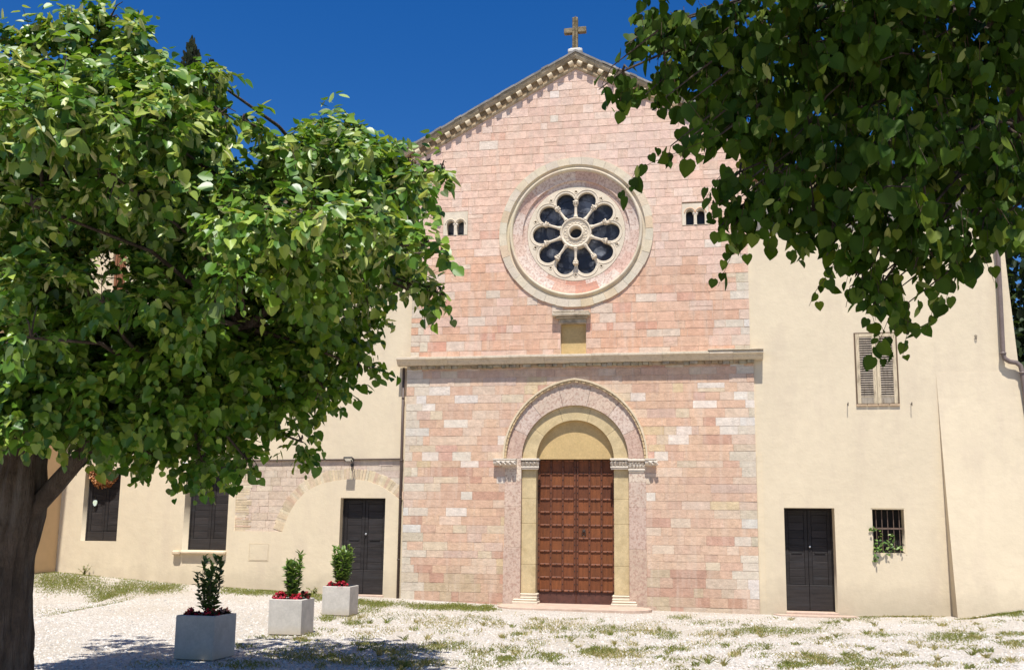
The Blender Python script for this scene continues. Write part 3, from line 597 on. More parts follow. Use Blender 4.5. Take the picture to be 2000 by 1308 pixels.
# ---- left wing
LY = .12
lw = thing('convent_wing', (-8.3, LY, 0), 'cream plastered wing left of the church with exposed stone arch and dark doors', 'building')
q = lambda px, py: P(px, py, LY)
w1 = rectp(*[q(167, 933)[0]-.17, q(238, 930)[0], q(157, 1055)[1], 2.92]); 
w1x0, w1x1, w1z0 = q(157, 1055)[0]-.0, q(227, 1057)[0]+.0, q(190, 1056)[1]
w2x0, w2x1, w2z0 = q(369-14, 1074)[0], q(441, 1074)[0], q(400, 1074)[1]
dx0, dx1, dz0, dz1 = q(664, 1160)[0]-.07, q(747, 1163)[0], .06, q(710, 972)[1]
arc_px = [(552, 1037), (563, 1006), (578, 975), (600, 950), (632, 943-6), (665, 935+1), (693, 936), (715, 938), (737, 945), (765, 962), (782, 978)]
arc_px = [(440+x/3.633, 860+y/3.633) for x, y in ((405, 645), (425, 585), (455, 512), (500, 437), (560, 372), (625, 330), (700, 300), (780, 283), (860, 275), (930, 275), (1005, 285), (1080, 312), (1135, 340), (1185, 375), (1220, 405), (1245, 432))]
arc = [q(*a) for a in arc_px]
z_lo, z_hi = arc[0][1], q(700, 897)[1]-.0
xl = q(457, 1035)[0]
stone_hole = [(xl, z_lo)]+arc+[(-3.985, arc[-1][1]), (-3.985, z_hi), (xl-.0, z_hi)]
uw = [(-11.80, -11.42, 7.3, 8.66), (-9.1, -8.2, 7.45, 9.12), (-6.2, -5.22, 7.45, 9.1)]
holes = [rectp(w1x0-.0, w1x1, w1z0, 2.95), rectp(w2x0, w2x1, w2z0, 3.12), rectp(dx0, dx1, -.45, dz1), stone_hole]+[rectp(*u_) for u_ in uw]
plate('wing_wall', rectp(-12.72, -3.80, -.5, 9.78), holes, LY, LY+.42, M['cream_plaster'], lw, 0)
m = MB(); m.box(-12.7, -3.95, LY+.425, 8.0, -.4, 9.7); m.build('wing_body', M['shade_tan_plaster'], lw)
m = MB(); random.seed(4)
facade_blocks(m, xl-.05, -3.95, z_lo-.05, z_hi+.05, (.11, .2), (.2, .5), lambda x, z, w: [(5, c_(210, 192, 174)), (3, c_(214, 200, 180)), (2, c_(202, 180, 166)), (2, c_(196, 180, 158))], LY+.035, [lambda p: cut_rect(p, dx0-.05, -3.9, 0, dz1+.12)])
sp = m.build('exposed_stones', M['stone'], lw)
m = MB(); m.prism([(xl-.06, z_lo-.1), (dx0-.06, z_lo-.1), (dx0-.06, dz1+.1), (-3.955, dz1+.1), (-3.955, z_hi+.1), (xl-.06, z_hi+.1)], LY+.042, LY+.2, (.95, 1, .98)); m.build('patch_mortar', M['mortar'], sp)
m = MB(); PB = [(3, c_(216, 196, 164)), (2, c_(208, 188, 158)), (2, c_(220, 203, 174)), (1, c_(208, 180, 154))]
dense = []
for a, b in zip(arc[:-1], arc[1:]):
    L = math.hypot(b[0]-a[0], b[1]-a[1]); n = max(1, int(L/.058))
    for i in range(n): dense.append(((a[0]+(b[0]-a[0])*i/n, a[1]+(b[1]-a[1])*i/n)))
dense.append(arc[-1])
def nrm(i):
    a = dense[max(0, i-3)]; b = dense[min(len(dense)-1, i+3)]; tx, tz = b[0]-a[0], b[1]-a[1]; L = math.hypot(tx, tz); return -tz/L, tx/L
for i in range(len(dense)-1):
    n0, n1 = nrm(i), nrm(i+1); a, b = dense[i], dense[i+1]; h = random.uniform(.235, .275); k = .06
    pl = [(a[0]-n0[0]*k, a[1]-n0[1]*k), (b[0]-n1[0]*k, b[1]-n1[1]*k), (b[0]+n1[0]*h, b[1]+n1[1]*h), (a[0]+n0[0]*h, a[1]+n0[1]*h)]
    if max(p[0] for p in pl) > -3.965: pl = clip(pl, 1, 0, -3.965)
    if len(pl) > 2: block(m, pl, LY+.026, random.uniform(0, .006), pick(PB), gap=.005, back=.02, ch=.004)
m.build('brick_arch', M['brick'], sp); m = MB()
zz = z_lo-.03
while zz < z_hi:
    h = random.uniform(.05, .07); w = random.choice((.28, .34, .4)); block(m, rectp(xl-.04, xl+w, zz, zz+h), LY+.03, random.uniform(0, .005), pick(PB), gap=.004, back=.02, ch=.004); zz += h
m.build('brick_jamb', M['brick'], sp)
D1 = LY+.20
wd1 = board_door('shuttered_window', w1x0-.01, w1x1+.01, w1z0-.0, 2.96, LY+.20, lw, .13, 9, False)
wd2 = board_door('shuttered_window', w2x0-.01, w2x1+.01, w2z0-.0, 3.13, LY+.30, lw, .13, 10, False)
dd1 = board_door('wing_door', dx0-.01, dx1+.01, .11, dz1+.01, LY+.20, lw, .25, 9, True)
m = MB(); m.box(dx0-.02, dx1+.02, LY-.04, LY+.3, -.1, .105, bev=.008); m.build('door_sill', M['slab'], lw)
m = MB(); s0 = q(340, 1078)[0]; m.box(s0, s0+.2, LY-.13, LY+.05, w2z0-.115, w2z0-.012, (1, .92, .82), bev=.03); m.box(s0+.205, w2x1+.02, LY-.115, LY+.29, w2z0-.085, w2z0-.005, (1.04, .98, .9), bev=.025); m.build('window_sill', M['cream_stone'], lw)
for i, (a, b, c, d) in enumerate(uw):
    f = MB(); f.box(a+.01, a+.07, LY+.08, LY+.16, c, d, bev=.006); f.box(b-.07, b-.01, LY+.08, LY+.16, c, d, bev=.006); f.box(a+.07, b-.07, LY+.08, LY+.16, d-.07, d, bev=.006); fo = f.build('upper_window', M['red_wood'], lw)
    for e0, e1 in ((a+.08, (a+b)/2-.004), ((a+b)/2+.004, b-.08)):
        f = MB(); f.box(e0, e1, LY+.15, LY+.17, c, d-.08); f.box(e0, e0+.06, LY+.1, LY+.15, c, d-.08); f.box(e1-.06, e1, LY+.1, LY+.15, c, d-.08); z = c+.06
        while z < d-.14: f.box(e0+.06, e1-.06, LY+.11, LY+.135, z, z+.035, rot=0); z += .055
        f.build('louvred_shutter', M['red_wood'], fo)
    f = MB(); f.box(a-.05, b+.05, LY-.06, LY+.1, c-.07, c-.004, bev=.01); f.build('sill', M['cream_stone'], fo)
hx0, hz0 = q(487, 1093); hx1, hz1 = q(524, 1063)
m = MB(); m.box(hx0, hx1, LY-.008, LY+.02, hz0, hz1, (.97, .97, .97), bev=.004); fr = [(hx0-.022, hx0-.006, hz0-.02, hz1+.022), (hx1+.006, hx1+.022, hz0-.02, hz1+.022), (hx0-.006, hx1+.006, hz1+.006, hz1+.022), (hx0-.006, hx1+.006, hz0-.02, hz0-.005)]
for a, b, c, d in fr: m.box(a, b, LY-.006, LY+.02, c, d, (.93, .91, .88))
m.lathe([(.012, 0), (.008, .006), (0, .006)], Matrix.Translation((hx0+.05, LY-.008, (hz0+hz1)/2)) @ Matrix.Rotation(PI/2, 4, 'X'), 8); m.build('utility_hatch', M['cream_plaster'], lw)
tile_roof('wing_roof', -12.9, -3.98, LY-.5, 9.80, 8.0, 12.4-.6, lw)
m = MB(); x = -12.7; m.box(-12.7, -4.0, LY-.02, LY-.004, 9.66, 9.74, (.7, .55, .45))
while x < -4.1: m.box(x, x+.09, LY-.42, LY+.02, 9.66, 9.738, (.8, .6, .5)); x += .55
m.build('rafter_ends', M['red_wood'], lw)
m = MB(); e0 = q(455, 898); m.tube([(-8.1, LY-.012, 3.165), (-4.02, LY-.012, z_hi+.012)], .018, 6); m.build('cable_conduit', M['pipe'], lw)
m = MB(); pz = q(778, 1165)[1]
m.tube([(-4.03, LY-.06, 5.33), (-4.025, LY-.06, 3.2), (-4.02, LY-.06, pz-.03)], .03, 10)
for z in (.9, 2.3, 3.15, 4.6): m.tube([(-4.024, LY-.06, z), (-4.024, LY-.06, z+.03)], .036, 10); m.box(-4.035, -4.015, LY-.03, LY+.01, z+.005, z+.025)
m.build('downpipe', M['pipe'], lw, True)
# return wing at the far left
rw = thing('side_house', (-14, -4, 0), 'plastered house end at far left, coloured tan as a shaded face, behind the big tree trunk', 'building')
xr0 = q(108, 1117)[0]
m = MB(); m.box(-22, xr0, -9, LY+.11, -.4, 9.3); m.build('house_wall', M['shade_tan_plaster'], rw); tile_roof('house_roof', -22.3, xr0+.35, -9.3, 9.32, LY-.55, 9.6, rw)
# ---- right wing
RY = .05
qr = lambda px, py: P(px, py, RY)
rwg = thing('rectory_wing', (6.5, RY, 0), 'cream plastered wing right of the church with louvred shutters and battered buttress', 'building')
rdx0, rdz1 = qr(1531, 991); rdx1 = qr(1637, 1197)[0]; rdz0 = qr(1585, 1196)[1]
bx0, bz1 = qr(1703, 994); bx1, bz0 = qr(1769, 1080)
shx0, shx1 = qr(1674, 788)[0]-.01, qr(1757, 790)[0]; shz0, shz1 = qr(1715, 789)[1], qr(1710, 651)[1]
outer = [(3.80, -.5), (9.55, -.5), (9.36, 4.2), (9.22, 6.8), (9.1, 9.42), (3.80, 9.42)]
plate('wing_wall', outer, [rectp(rdx0, rdx1, -.45, rdz1), rectp(bx0, bx1, bz0, bz1), rectp(shx0, shx1, shz0, shz1)], RY, RY+.5, M['cream_plaster'], rwg, 0)
m = MB(); m.prism([(3.95, -.5), (9.54, -.5), (9.35, 4.2), (9.21, 6.8), (9.09, 9.4), (3.95, 9.4)], RY+.72, 9.0); recalc(m.build('wing_body', M['cream_plaster'], rwg))
m = MB(); m.box(3.935, 4.06, RY-.015, RY+.05, -.2, 3.28, (1.03, 1.02, 1)); m.build('plaster_strip', M['cream_plaster'], rwg)
board_door('wing_door', rdx0-.01, rdx1+.01, rdz0+.01, rdz1+.01, RY+.40, rwg, .25, 9, True)
m = MB(); m.box(rdx0-.02, rdx1+.02, RY-.03, RY+.5, -.3, rdz0+.005, bev=.006); m.build('door_sill', M['slab'], rwg)
sx0, sy0, _ = G(1478, 1199); sx1, sy1, _ = G(1672, 1208)
slab_thing('paving_slab', [(4.2, RY-.035), (4.35, -.26), (4.9, -.36), (5.6, -.34), (5.86, -.2), (5.8, RY-.035)], -.055, 'flat pinkish stone slab lying before the dark door of the right wing', .05)
# battered buttress
tx, tz = qr(1828, 727); bt = P(1880, 1203, -.57); bb = qr(1862, 1203)
m = MB(); zb = -.35; e = .02
xb0 = bb[0]-.01; xt1, xb1 = 9.33, 9.56
nseg = 10; vs = []
for i in range(nseg+1):
    f = i/nseg; z = tz+(zb-tz)*f; y = RY-.43*f**1.3-.003; a = tx+(xb0-tx)*f; b = xt1+(xb1-xt1)*f+.0; vs += [(a, RY+.02, z), (a, y, z), (b, y, z), (b, RY+.02, z)]
fs = []
for i in range(nseg):
    for k in range(3): fs.append((i*4+k, i*4+k+1, (i+1)*4+k+1, (i+1)*4+k))
m.add(vs, fs+[(0, 3, 2, 1)]); recalc(m.build('buttress', M['cream_plaster'], rwg))
# barred window
m = MB(); m.box(bx0, bx1, RY+.28, RY+.31, bz0, bz1, (1, 1, 1)); bw = m.build('barred_window', M['dark'], rwg)
m = MB()
for i in range(5): x = bx0+.09+i*.115; m.tube([(x, RY+.1, bz0), (x, RY+.1, bz1)], .0095, 6)
zm = bz0+(bz1-bz0)*.56; m.box(bx0+.0, bx1-.0, RY+.085, RY+.11, zm-.018, zm+.018); m.build('window_bars', mat('rusty_iron', rgb(120, 100, 86, .7), .8, 12, .3, 30, .4, .005), bw)
m = MB(); m.box(bx0-.025, bx1+.025, RY-.004, RY+.02, bz1+.003, bz1+.03, (.75, .72, .66)); m.box(bx1+.004, bx1+.03, RY-.006, RY+.02, bz0-.03, bz1+.02, (1.05, 1.04, 1.02)); m.build('window_surround', M['cream_plaster'], bw)
# louvred shutters
SWC = [rgb(214, 196, 164, .8)]
m = MB(); m.box(shx0-.005, shx0+.022, RY-.012, RY+.04, shz0, shz1+.02, rgb(120, 98, 78, .7)); m.box(shx1-.022, shx1+.005, RY-.012, RY+.04, shz0, shz1+.02, rgb(120, 98, 78, .7)); m.box(shx0+.022, shx1-.022, RY-.012, RY+.04, shz1-.002, shz1+.02, rgb(120, 98, 78, .7))
shw = m.build('shuttered_window', M['shutter_wood'], rwg); xm = (shx0+shx1)/2
for a, b in ((shx0+.026, xm-.003), (xm+.003, shx1-.026)):
    m = MB(); st = .072; c = SWC[0]; m.box(a, a+st, RY-.018, RY+.03, shz0+.01, shz1-.006, c, bev=.004); m.box(b-st, b, RY-.018, RY+.03, shz0+.01, shz1-.006, c, bev=.004); m.box(a+st, b-st, RY-.016, RY+.03, shz1-.075, shz1-.006, c, bev=.004)
    m.box(a+st, b-st, RY-.012, RY+.028, shz0+.012, shz0+.15, rgb(168, 156, 138, .8), bev=.006); m.box(a+st, b-st, RY-.015, RY+.028, shz0+.152, shz0+.165, c)
    z = shz0+.19
    while z < shz1-.085:
        cz, th = z, .5; y0, y1 = RY-.014, RY+.022; k = random.uniform(.85, 1.1)
        m.add([(a+st, y0, cz-.016), (b-st, y0, cz-.016), (b-st, y0, cz+.004), (a+st, y0, cz+.004), (a+st, y1, cz+.006), (b-st, y1, cz+.006), (b-st, y1, cz+.014), (a+st, y1, cz+.014)], [(0, 1, 2, 3), (3, 2, 6, 7), (4, 7, 6, 5), (0, 4, 5, 1)], tuple(v*k for v in rgb(196, 180, 160, .8))); z += .05
    m.build('louvred_shutter', M['shutter_wood'], shw)
m = MB(); m.box(shx0, shx1, RY+.07, RY+.09, shz0, shz1); m.build('shutter_backing', M['dark'], shw)
m = MB()
for i in range(4): a = shx0-.01+i*(shx1-shx0+.02)/4; m.box(a+.003, a+(shx1-shx0)/4, RY-.035, RY+.03, shz0-.045+random.uniform(-.004, .004), shz0-.002, rgb(196, 170, 140, .8), bev=.006)
m.build('brick_sill', M['brick'], shw)
for px in (1655, 1779):
    hx, hz = qr(px, 789); m = MB(); m.tube([(hx, RY+.01, hz), (hx, RY-.09, hz), (hx+.0, RY-.1, hz+.025)], [.008, .008, .006], 6); m.box(hx-.008, hx+.008, RY-.108, RY-.09, hz-.05, hz+.03, bev=.003); m.build('shutter_hook', M['iron'], rwg)
hx, hz = qr(1905, 657); m = MB(); q2 = circ(hx, hz, .022, 12); m.tube([(x, RY-.03, z) for x, z in q2+q2[:1]], .006, 5); q2 = circ(hx, hz-.04, .018, 12); m.tube([(x, RY-.03, z) for x, z in q2+q2[:1]], .006, 5); m.tube([(hx, RY+.01, hz+.02), (hx, RY-.03, hz+.02)], .006, 5); m.build('wall_hook', M['iron'], rwg)
# downpipe at the corner
m = MB(); pp = [(1937, 350), (1948, 475), (1954, 590), (1959, 690), (1962, 700), (1972, 706), (1985, 708), (1993, 714), (1997, 728), (2006, 800), (2018, 900)]; m.tube([(P(a, b, RY-.11)[0], RY-.11, P(a, b, RY-.11)[1]) for a, b in pp], .048, 10)
for i in (1, 3, 8): a = pp[i]; x, z = P(*a, RY-.11); m.tube([(x, RY-.11, z-.02), (x+.002, RY-.11, z+.02)], .064, 10); m.box(x-.012, x+.012, RY-.05, RY+.02, z-.012, z+.012)
m.build('downpipe', M['grey_pipe'], rwg, True)
tile_roof('wing_roof', 3.98, 9.4, RY-.42, 9.40, 9.0, 11.5, rwg)
m = MB(); m.tube([(3.98, RY-.47, 9.40), (9.35, RY-.47, 9.38)], .065, 10); m.build('gutter', M['grey_pipe'], rwg, True)
# ------------------------------------------------------------------ small things fixed to the wings
def q2w(px, py, Y=LY): x, z = P(px, py, Y); return x, z
t = thing('wall_floodlight', (*[P(683, 905, LY)[0]], LY, P(683, 905, LY)[1]), 'small black floodlight on a bracket above the exposed brick arch', 'lamp')
lx, lz = P(683, 905, LY); fx, fz = P(681, 897, LY-.25); Mf = Matrix.Translation((fx, LY-.25, fz)) @ Matrix.Rotation(math.radians(-28), 4, 'X')
def tbox(mb, Mx, a, b, c=None, bev=.004):
    s = MB(); s.box(a[0], b[0], a[1], b[1], a[2], b[2], c, bev); mb.add([Mx @ Vector(v) for v in s.v], s.f, c)
m = MB(); tbox(m, Mf, (-.105, -.08, .0), (.105, .08, .03)); tbox(m, Mf, (-.105, -.08, -.012), (-.092, .08, 0)); tbox(m, Mf, (.092, -.08, -.012), (.105, .08, 0)); tbox(m, Mf, (-.091, -.08, -.012), (.091, -.067, 0)); tbox(m, Mf, (-.091, .067, -.012), (.091, .08, 0)); m.build('lamp_housing', M['black_metal'], t)
m = MB(); tbox(m, Mf, (-.09, -.066, -.004), (.09, .066, -.001), None, 0); m.build('lamp_glass', mat('lamp_glass', (.75, .76, .74), .2, 6, .1, 20, .1, .002, spec=.6), t)
m = MB(); m.tube([(fx+.06, LY-.25, fz-.01), (fx+.05, LY-.16, fz-.06), (lx+.06, LY-.0, lz-.03)], .012, 6); m.box(lx+.03, lx+.09, LY-.02, LY+.03, lz-.07, lz+.01, bev=.004); m.tube([(lx+.1, LY-.01, lz-.14), (lx+.12, LY-.06, lz+.02), (fx+.1, LY-.2, fz+.04), (fx+.06, LY-.24, fz+.03)], .006, 5); m.build('bracket', M['black_metal'], t)
nx0, nz0 = P(361, 907, LY); m = MB(); m.box(nx0-.075, nx0+.075, LY-.015, LY-.001, nz0-.055, nz0+.055, bev=.004); np_ = m.build('house_number_plaque', M['white_paint']); tag(np_, 'small white enamel house number plaque on the cream wall beside a shuttered window', 'plaque')
cu = bpy.data.curves.new('tmp', 'FONT'); cu.body = '2'; cu.size = .085; cu.align_x = 'CENTER'; cu.align_y = 'CENTER'; ob = bpy.data.objects.new('tmp', cu); col.objects.link(ob); dg = bpy.context.evaluated_depsgraph_get(); dg.update()
me = bpy.data.meshes.new_from_object(ob.evaluated_get(dg)); bpy.data.objects.remove(ob); me.transform(Matrix.Translation((nx0+.01, LY-.018, nz0)) @ Matrix.Rotation(PI/2, 4, 'X')); me.materials.clear(); me.materials.append(M['blue_paint']); me.attributes.new('Col', 'FLOAT_COLOR', 'FACE').data.foreach_set('color', np.ones(4*len(me.polygons), np.float32)); link(bpy.data.objects.new('painted_number', me), np_)
# ------------------------------------------------------------------ foliage
HEART = [(.20, -.08), (.42, .05), (.50, .30), (.40, .58), (.17, .84)]
LANCE = [(.06, .08), (.13, .28), (.145, .5), (.10, .76), (.04, .92)]
ROUND = [(.25, .03), (.45, .22), (.5, .5), (.42, .78), (.22, .96)]
def norm(a): return a/np.maximum(np.linalg.norm(a, axis=1, keepdims=True), 1e-9)
def leaves(name, pos, d, n, size, colr, m, parent, outline=HEART, fold=.18, curl=.18, width=1.0):
    N = len(pos); d = norm(d); n = norm(n-d*np.sum(n*d, 1, keepdims=True)); u = np.cross(d, n)
    k = len(outline); base = [(0, 0), (0, 1)]+[(x*width, y) for x, y in outline]+[(-x*width, y) for x, y in outline]; base = np.array(base); nv = len(base)
    fo = fold*RNG.uniform(.2, 1.8, (N, 1)); cu = curl*RNG.uniform(-.4, 1.8, (N, 1)); tw = RNG.normal(0, .18, (N, 1))
    bu, bv = base[:, 0][None], base[:, 1][None]; s = size[:, None]
    h = fo*np.abs(bu)-cu*bv*bv+tw*bu*bv
    V = pos[:, None, :]+(s*bu)[..., None]*u[:, None, :]+(s*bv)[..., None]*d[:, None, :]+(s*h)[..., None]*n[:, None, :]
    fr = [0]+list(range(2, 2+k))+[1]; fl = [0, 1]+list(range(2+2*k-1, 1+k, -1)); pat = np.array(fr+fl); L = len(fr)
    me = bpy.data.meshes.new(name); me.vertices.add(N*nv); me.vertices.foreach_set('co', V.reshape(-1).astype(np.float32))
    idx = (np.arange(N)[:, None]*nv+pat[None]).reshape(-1).astype(np.int32); me.loops.add(len(idx)); me.loops.foreach_set('vertex_index', idx)
    me.polygons.add(2*N); me.polygons.foreach_set('loop_start', (np.arange(2*N)*L).astype(np.int32)); me.materials.append(m)
    me.update(calc_edges=True)
    at = me.attributes.new('Col', 'FLOAT_COLOR', 'FACE'); c = np.ones((2*N, 4), np.float32); c[:, :3] = np.repeat(colr, 2, 0); at.data.foreach_set('color', c.ravel())
    o = bpy.data.objects.new(name, me); o.data.transform(Matrix.Translation(-woff(parent))); return link(o, parent)
SUNV = np.array([0.05, -.62, .78])
GAPS = [(215, 530, 46, 40), (565, 402, 66, 15), (105, 106, 26, 10)]
def blob_sprays(blobs, dens, tw_len, nleaf, hang):
    """twigs with leaves inside ellipsoidal boughs: returns arrays and twig lines"""
    Ps, Ds, Ns, tw = [], [], [], []
    Fz = FW; R3 = np.array([RT, UP, FW])
    for b in blobs:
        px, py, rx_, ry_, dist = b[:5]; dn = dens*(b[5] if len(b) > 5 else 1)
        c = PD(px, py, dist); rx_m, ry_m = rx_*dist/CF, ry_*dist/CF; rd = max(rx_m, ry_m)*1.15
        ns = int(dn*rx_m*ry_m*PI)+2
        s = norm(RNG.normal(size=(ns, 3))); s[:, 1] = np.where((s[:, 1] < -.2) & (RNG.random(ns) < .35), -s[:, 1], s[:, 1])
        r = RNG.random(ns)**.45
        e = s*r[:, None]*np.array([rx_m, ry_m, rd]); root = c+(e*.86) @ R3; o = norm((s*np.array([1/rx_m, 1/ry_m, 1/rd])) @ R3)
        for i in range(ns):
            t = o[i]*(.7-.4*hang)+np.array([0, 0, -.25-.75*hang])+RNG.normal(0, .35, 3); t /= np.linalg.norm(t); L = tw_len*RNG.uniform(.6, 1.3); p = root[i].copy(); pts = [p.copy()]
            side = np.cross(t, [0, 0, 1.0]); side /= (np.linalg.norm(side)+1e-6)
            for k in range(nleaf):
                p = p+t*(L/nleaf); t = t+np.array([0, 0, -.07-.05*hang]); t /= np.linalg.norm(t); pts.append(p.copy()); sg = 1 if k % 2 else -1
                Ps.append(p+side*sg*.02+RNG.normal(0, .012, 3))
                if hang > .5:
                    d = np.array([0, 0, -.95])+side*sg*.35+t*.25+RNG.normal(0, .36, 3); n = -FW*.35+o[i]*.4+RNG.normal(0, .62, 3)+np.array([0, 0, .25])
                else:
                    d = t*.55+side*sg*.75+np.array([0, 0, -.45])+o[i]*.25+RNG.normal(0, .25, 3); n = SUNV*1.05+o[i]*.42+RNG.normal(0, .42, 3)
                Ds.append(d); Ns.append(n)
            tw.append(pts)
    Ps, Ds, Ns = np.array(Ps), np.array(Ds), np.array(Ns)
    if hang < .5:                            # thin spots in the crown where the wall shows through
        q_ = Ps-CAM; zf = q_ @ FW; px_ = 1000+CF*(q_ @ RT)/zf; py_ = CPY-CF*(q_ @ UP)/zf; keep = np.ones(len(Ps), bool)
        for gx_, gy_, ga, gb in GAPS: keep &= ~((((px_-gx_)/ga)**2+((py_-gy_)/gb)**2 < 1) & (RNG.random(len(Ps)) < .86))
        Ps, Ds, Ns = Ps[keep], Ds[keep], Ns[keep]
    return Ps, Ds, Ns, tw
def palette(n, cols, w, jit=.14):
    c = np.array(cols)[RNG.choice(len(cols), n, p=np.array(w)/sum(w))]; return np.clip(c*RNG.uniform(1-jit, 1+jit, (n, 1))*RNG.uniform(.95, 1.05, (n, 3)), 0, 1)
def bark_trunk(path, rads, name, parent, n=110, seg=110, ridge=.05):
    path = [np.array(p, float) for p in path]; cum = np.linspace(0, len(path)-1, seg); m = MB(); rows = []
    for j, s in enumerate(cum):
        i = min(int(s), len(path)-2); f = s-i; p0, p1, p2, p3 = path[max(i-1, 0)], path[i], path[i+1], path[min(i+2, len(path)-1)]
        p = .5*((2*p1)+(-p0+p2)*f+(2*p0-5*p1+4*p2-p3)*f*f+(-p0+3*p1-3*p2+p3)*f**3); r = rads[i]+(rads[i+1]-rads[i])*f; row = []
        for k in range(n):
            th = 2*PI*k/n; rr = r*(1+ridge*math.sin(7*th+1.3*math.sin(p[2]*2.1))+ridge*.8*math.sin(17*th+2*math.sin(p[2]*3.7+1))+.05*abs(mnoise.noise(Vector((math.cos(th)*7, math.sin(th)*7, p[2]*1.6))))*2-.04+.03*mnoise.noise(Vector((math.cos(th)*16, math.sin(th)*16, p[2]*4)))+.035*math.sin(3*th+p[2]*1.7)+random.uniform(-.008, .008))
            row.append((p[0]+rr*math.cos(th), p[1]+rr*math.sin(th), p[2]))
        rows += row
    m.add(rows, [(j*n+k, j*n+(k+1) % n, (j+1)*n+(k+1) % n, (j+1)*n+k) for j in range(seg-1) for k in range(n)]); return m.build(name, M['bark'], parent, True)
def tree_branches(name, twigs, limbs, parent, tr=.0035):
    m = MB()
    for pts, r in limbs: m.tube(pts, r, 7, cap=False)
    for pts in twigs: m.tube([pts[0], pts[len(pts)//2], pts[-1]], [tr, tr*.8, tr*.5], 3, (1.2, 1.0, .8), cap=False)
    return m.build(name, M['bark'], parent, True)
def join_into(o, other):
    bm = bmesh.new(); bm.from_mesh(o.data); bm.from_mesh(other.data); bm.to_mesh(o.data); bm.free(); d = other.data; bpy.data.objects.remove(other); bpy.data.meshes.remove(d)
# ---- the big lime tree on the left
RNG = np.random.default_rng(8); random.seed(8)
tb = PD(2, 1045, 8.5); tb[2] = 0.0
lime = thing('lime_tree', tuple(tb), 'big leafy lime tree with thick dark trunk at the left edge, shading the planters', 'tree')
LB = [(50, 122, 100, 52, 7.6), (165, 95, 92, 48, 7.7), (215, 36, 32, 24, 7.8, 1.2), (262, 88, 46, 34, 7.6), (345, 165, 66, 34, 7.4), (408, 150, 24, 13, 7.4, 1.3), (430, 222, 34, 16, 7.2), (478, 236, 18, 8, 7.2, 1.4), (110, 225, 150, 55, 6.6), (300, 250, 130, 46, 7.0), (390, 315, 40, 34, 7.6),
      (565, 305, 46, 34, 7.6), (640, 272, 62, 30, 7.7), (700, 270, 44, 24, 7.7), (745, 305, 32, 20, 7.8), (800, 322, 26, 10, 7.8, 1.2), (838, 322, 12, 6, 7.8, 2.2), (862, 328, 9, 5, 7.8, 2.5), (700, 345, 110, 20, 8.6, .7), (500, 370, 60, 34, 7.8), (745, 395, 20, 24, 8.6),
      (500, 450, 105, 34, 6.7), (635, 440, 105, 30, 6.7), (735, 430, 50, 28, 7.0), (790, 465, 30, 18, 7.0), (832, 478, 12, 7, 7.0, 2.2), (862, 492, 9, 6, 7.0, 2.5), (310, 420, 110, 40, 8.8, .7), (230, 350, 70, 26, 6.6, .9), (110, 420, 150, 70, 8.8), (30, 330, 80, 70, 8.6), (60, 400, 40, 20, 6.6, .8),
      (795, 565, 32, 12, 7.7), (836, 566, 12, 6, 7.7, 2.2), (862, 574, 9, 5, 7.7, 2.5), (715, 545, 62, 30, 8.2), (600, 540, 110, 40, 7.3), (470, 545, 60, 30, 7.0), (430, 590, 130, 60, 9.0), (330, 610, 60, 55, 9.2), (70, 590, 110, 90, 9.0), (190, 670, 110, 55, 9.0), (620, 610, 90, 34, 8.4),
      (685, 655, 44, 40, 8.8), (580, 675, 100, 52, 8.8), (420, 700, 140, 62, 9.2), (230, 740, 150, 62, 9.0), (55, 740, 100, 90, 8.9), (700, 715, 22, 30, 8.8), (390, 640, 60, 16, 7.3, .7), (200, 590, 40, 14, 6.9, .7), (60, 660, 40, 16, 6.7, .7),
      (630, 755, 52, 24, 8.8), (535, 795, 62, 46, 8.8), (410, 820, 90, 58, 8.8), (290, 840, 80, 52, 8.6), (150, 800, 70, 40, 8.3), (45, 800, 80, 34, 8.0), (588, 862, 20, 24, 8.6, 1.2), (480, 895, 34, 16, 8.3), (395, 900, 36, 28, 8.3), (300, 890, 40, 24, 8.2)]
BACK = [(150, 300, 190, 110, 10.0, .5), (620, 340, 110, 40, 10.2, .3), (450, 640, 170, 100, 10.2, .5), (100, 600, 110, 70, 10.2, .4), (420, 770, 130, 70, 10.4, .5), (600, 720, 80, 60, 10.4, .5), (40, 480, 110, 120, 9.8, .6), (300, 730, 120, 80, 10.4, .6),
        (-160, 250, 160, 160, 8, .4), (-160, 600, 160, 160, 8.4, .4), (-120, 820, 110, 60, 7.5, .5), (560, 640, 110, 50, 11.2, .5), (680, 590, 60, 40, 10.6, .3), (130, 320, 150, 70, 9.2, .7), (330, 330, 120, 60, 9.0, .7), (90, 520, 150, 60, 8.4, .7), (330, 520, 120, 50, 8.6, .6), (160, 760, 150, 60, 8.6, .7), (380, 500, 100, 60, 8.8, .6), (540, 600, 120, 60, 9.2, .6), (640, 520, 90, 40, 9.0, .6), (100, 190, 140, 60, 8.0, .7), (280, 200, 90, 50, 8.2, .6), (330, 780, 120, 60, 9.0, .6), (480, 760, 110, 60, 9.2, .6), (60, 680, 110, 70, 8.4, .6), (250, 650, 120, 60, 8.6, .6), (450, 860, 60, 40, 8.9, .6), (220, 850, 80, 40, 8.6, .6)]
ROOF = [(x_, y_, 90, 26, d_, .8) for d_ in (7.6, 8.3, 9.0, 9.8) for x_, y_ in ((30, 195), (130, 180), (230, 200), (320, 250), (430, 385), (530, 405), (610, 330), (690, 330), (750, 365))]
ROOF += [(x_, y_, 90, 24, d_, .7) for d_ in (7.7, 8.4, 9.2) for x_, y_ in ((60, 400), (200, 400), (340, 430), (480, 480), (600, 480), (700, 470), (750, 500))]
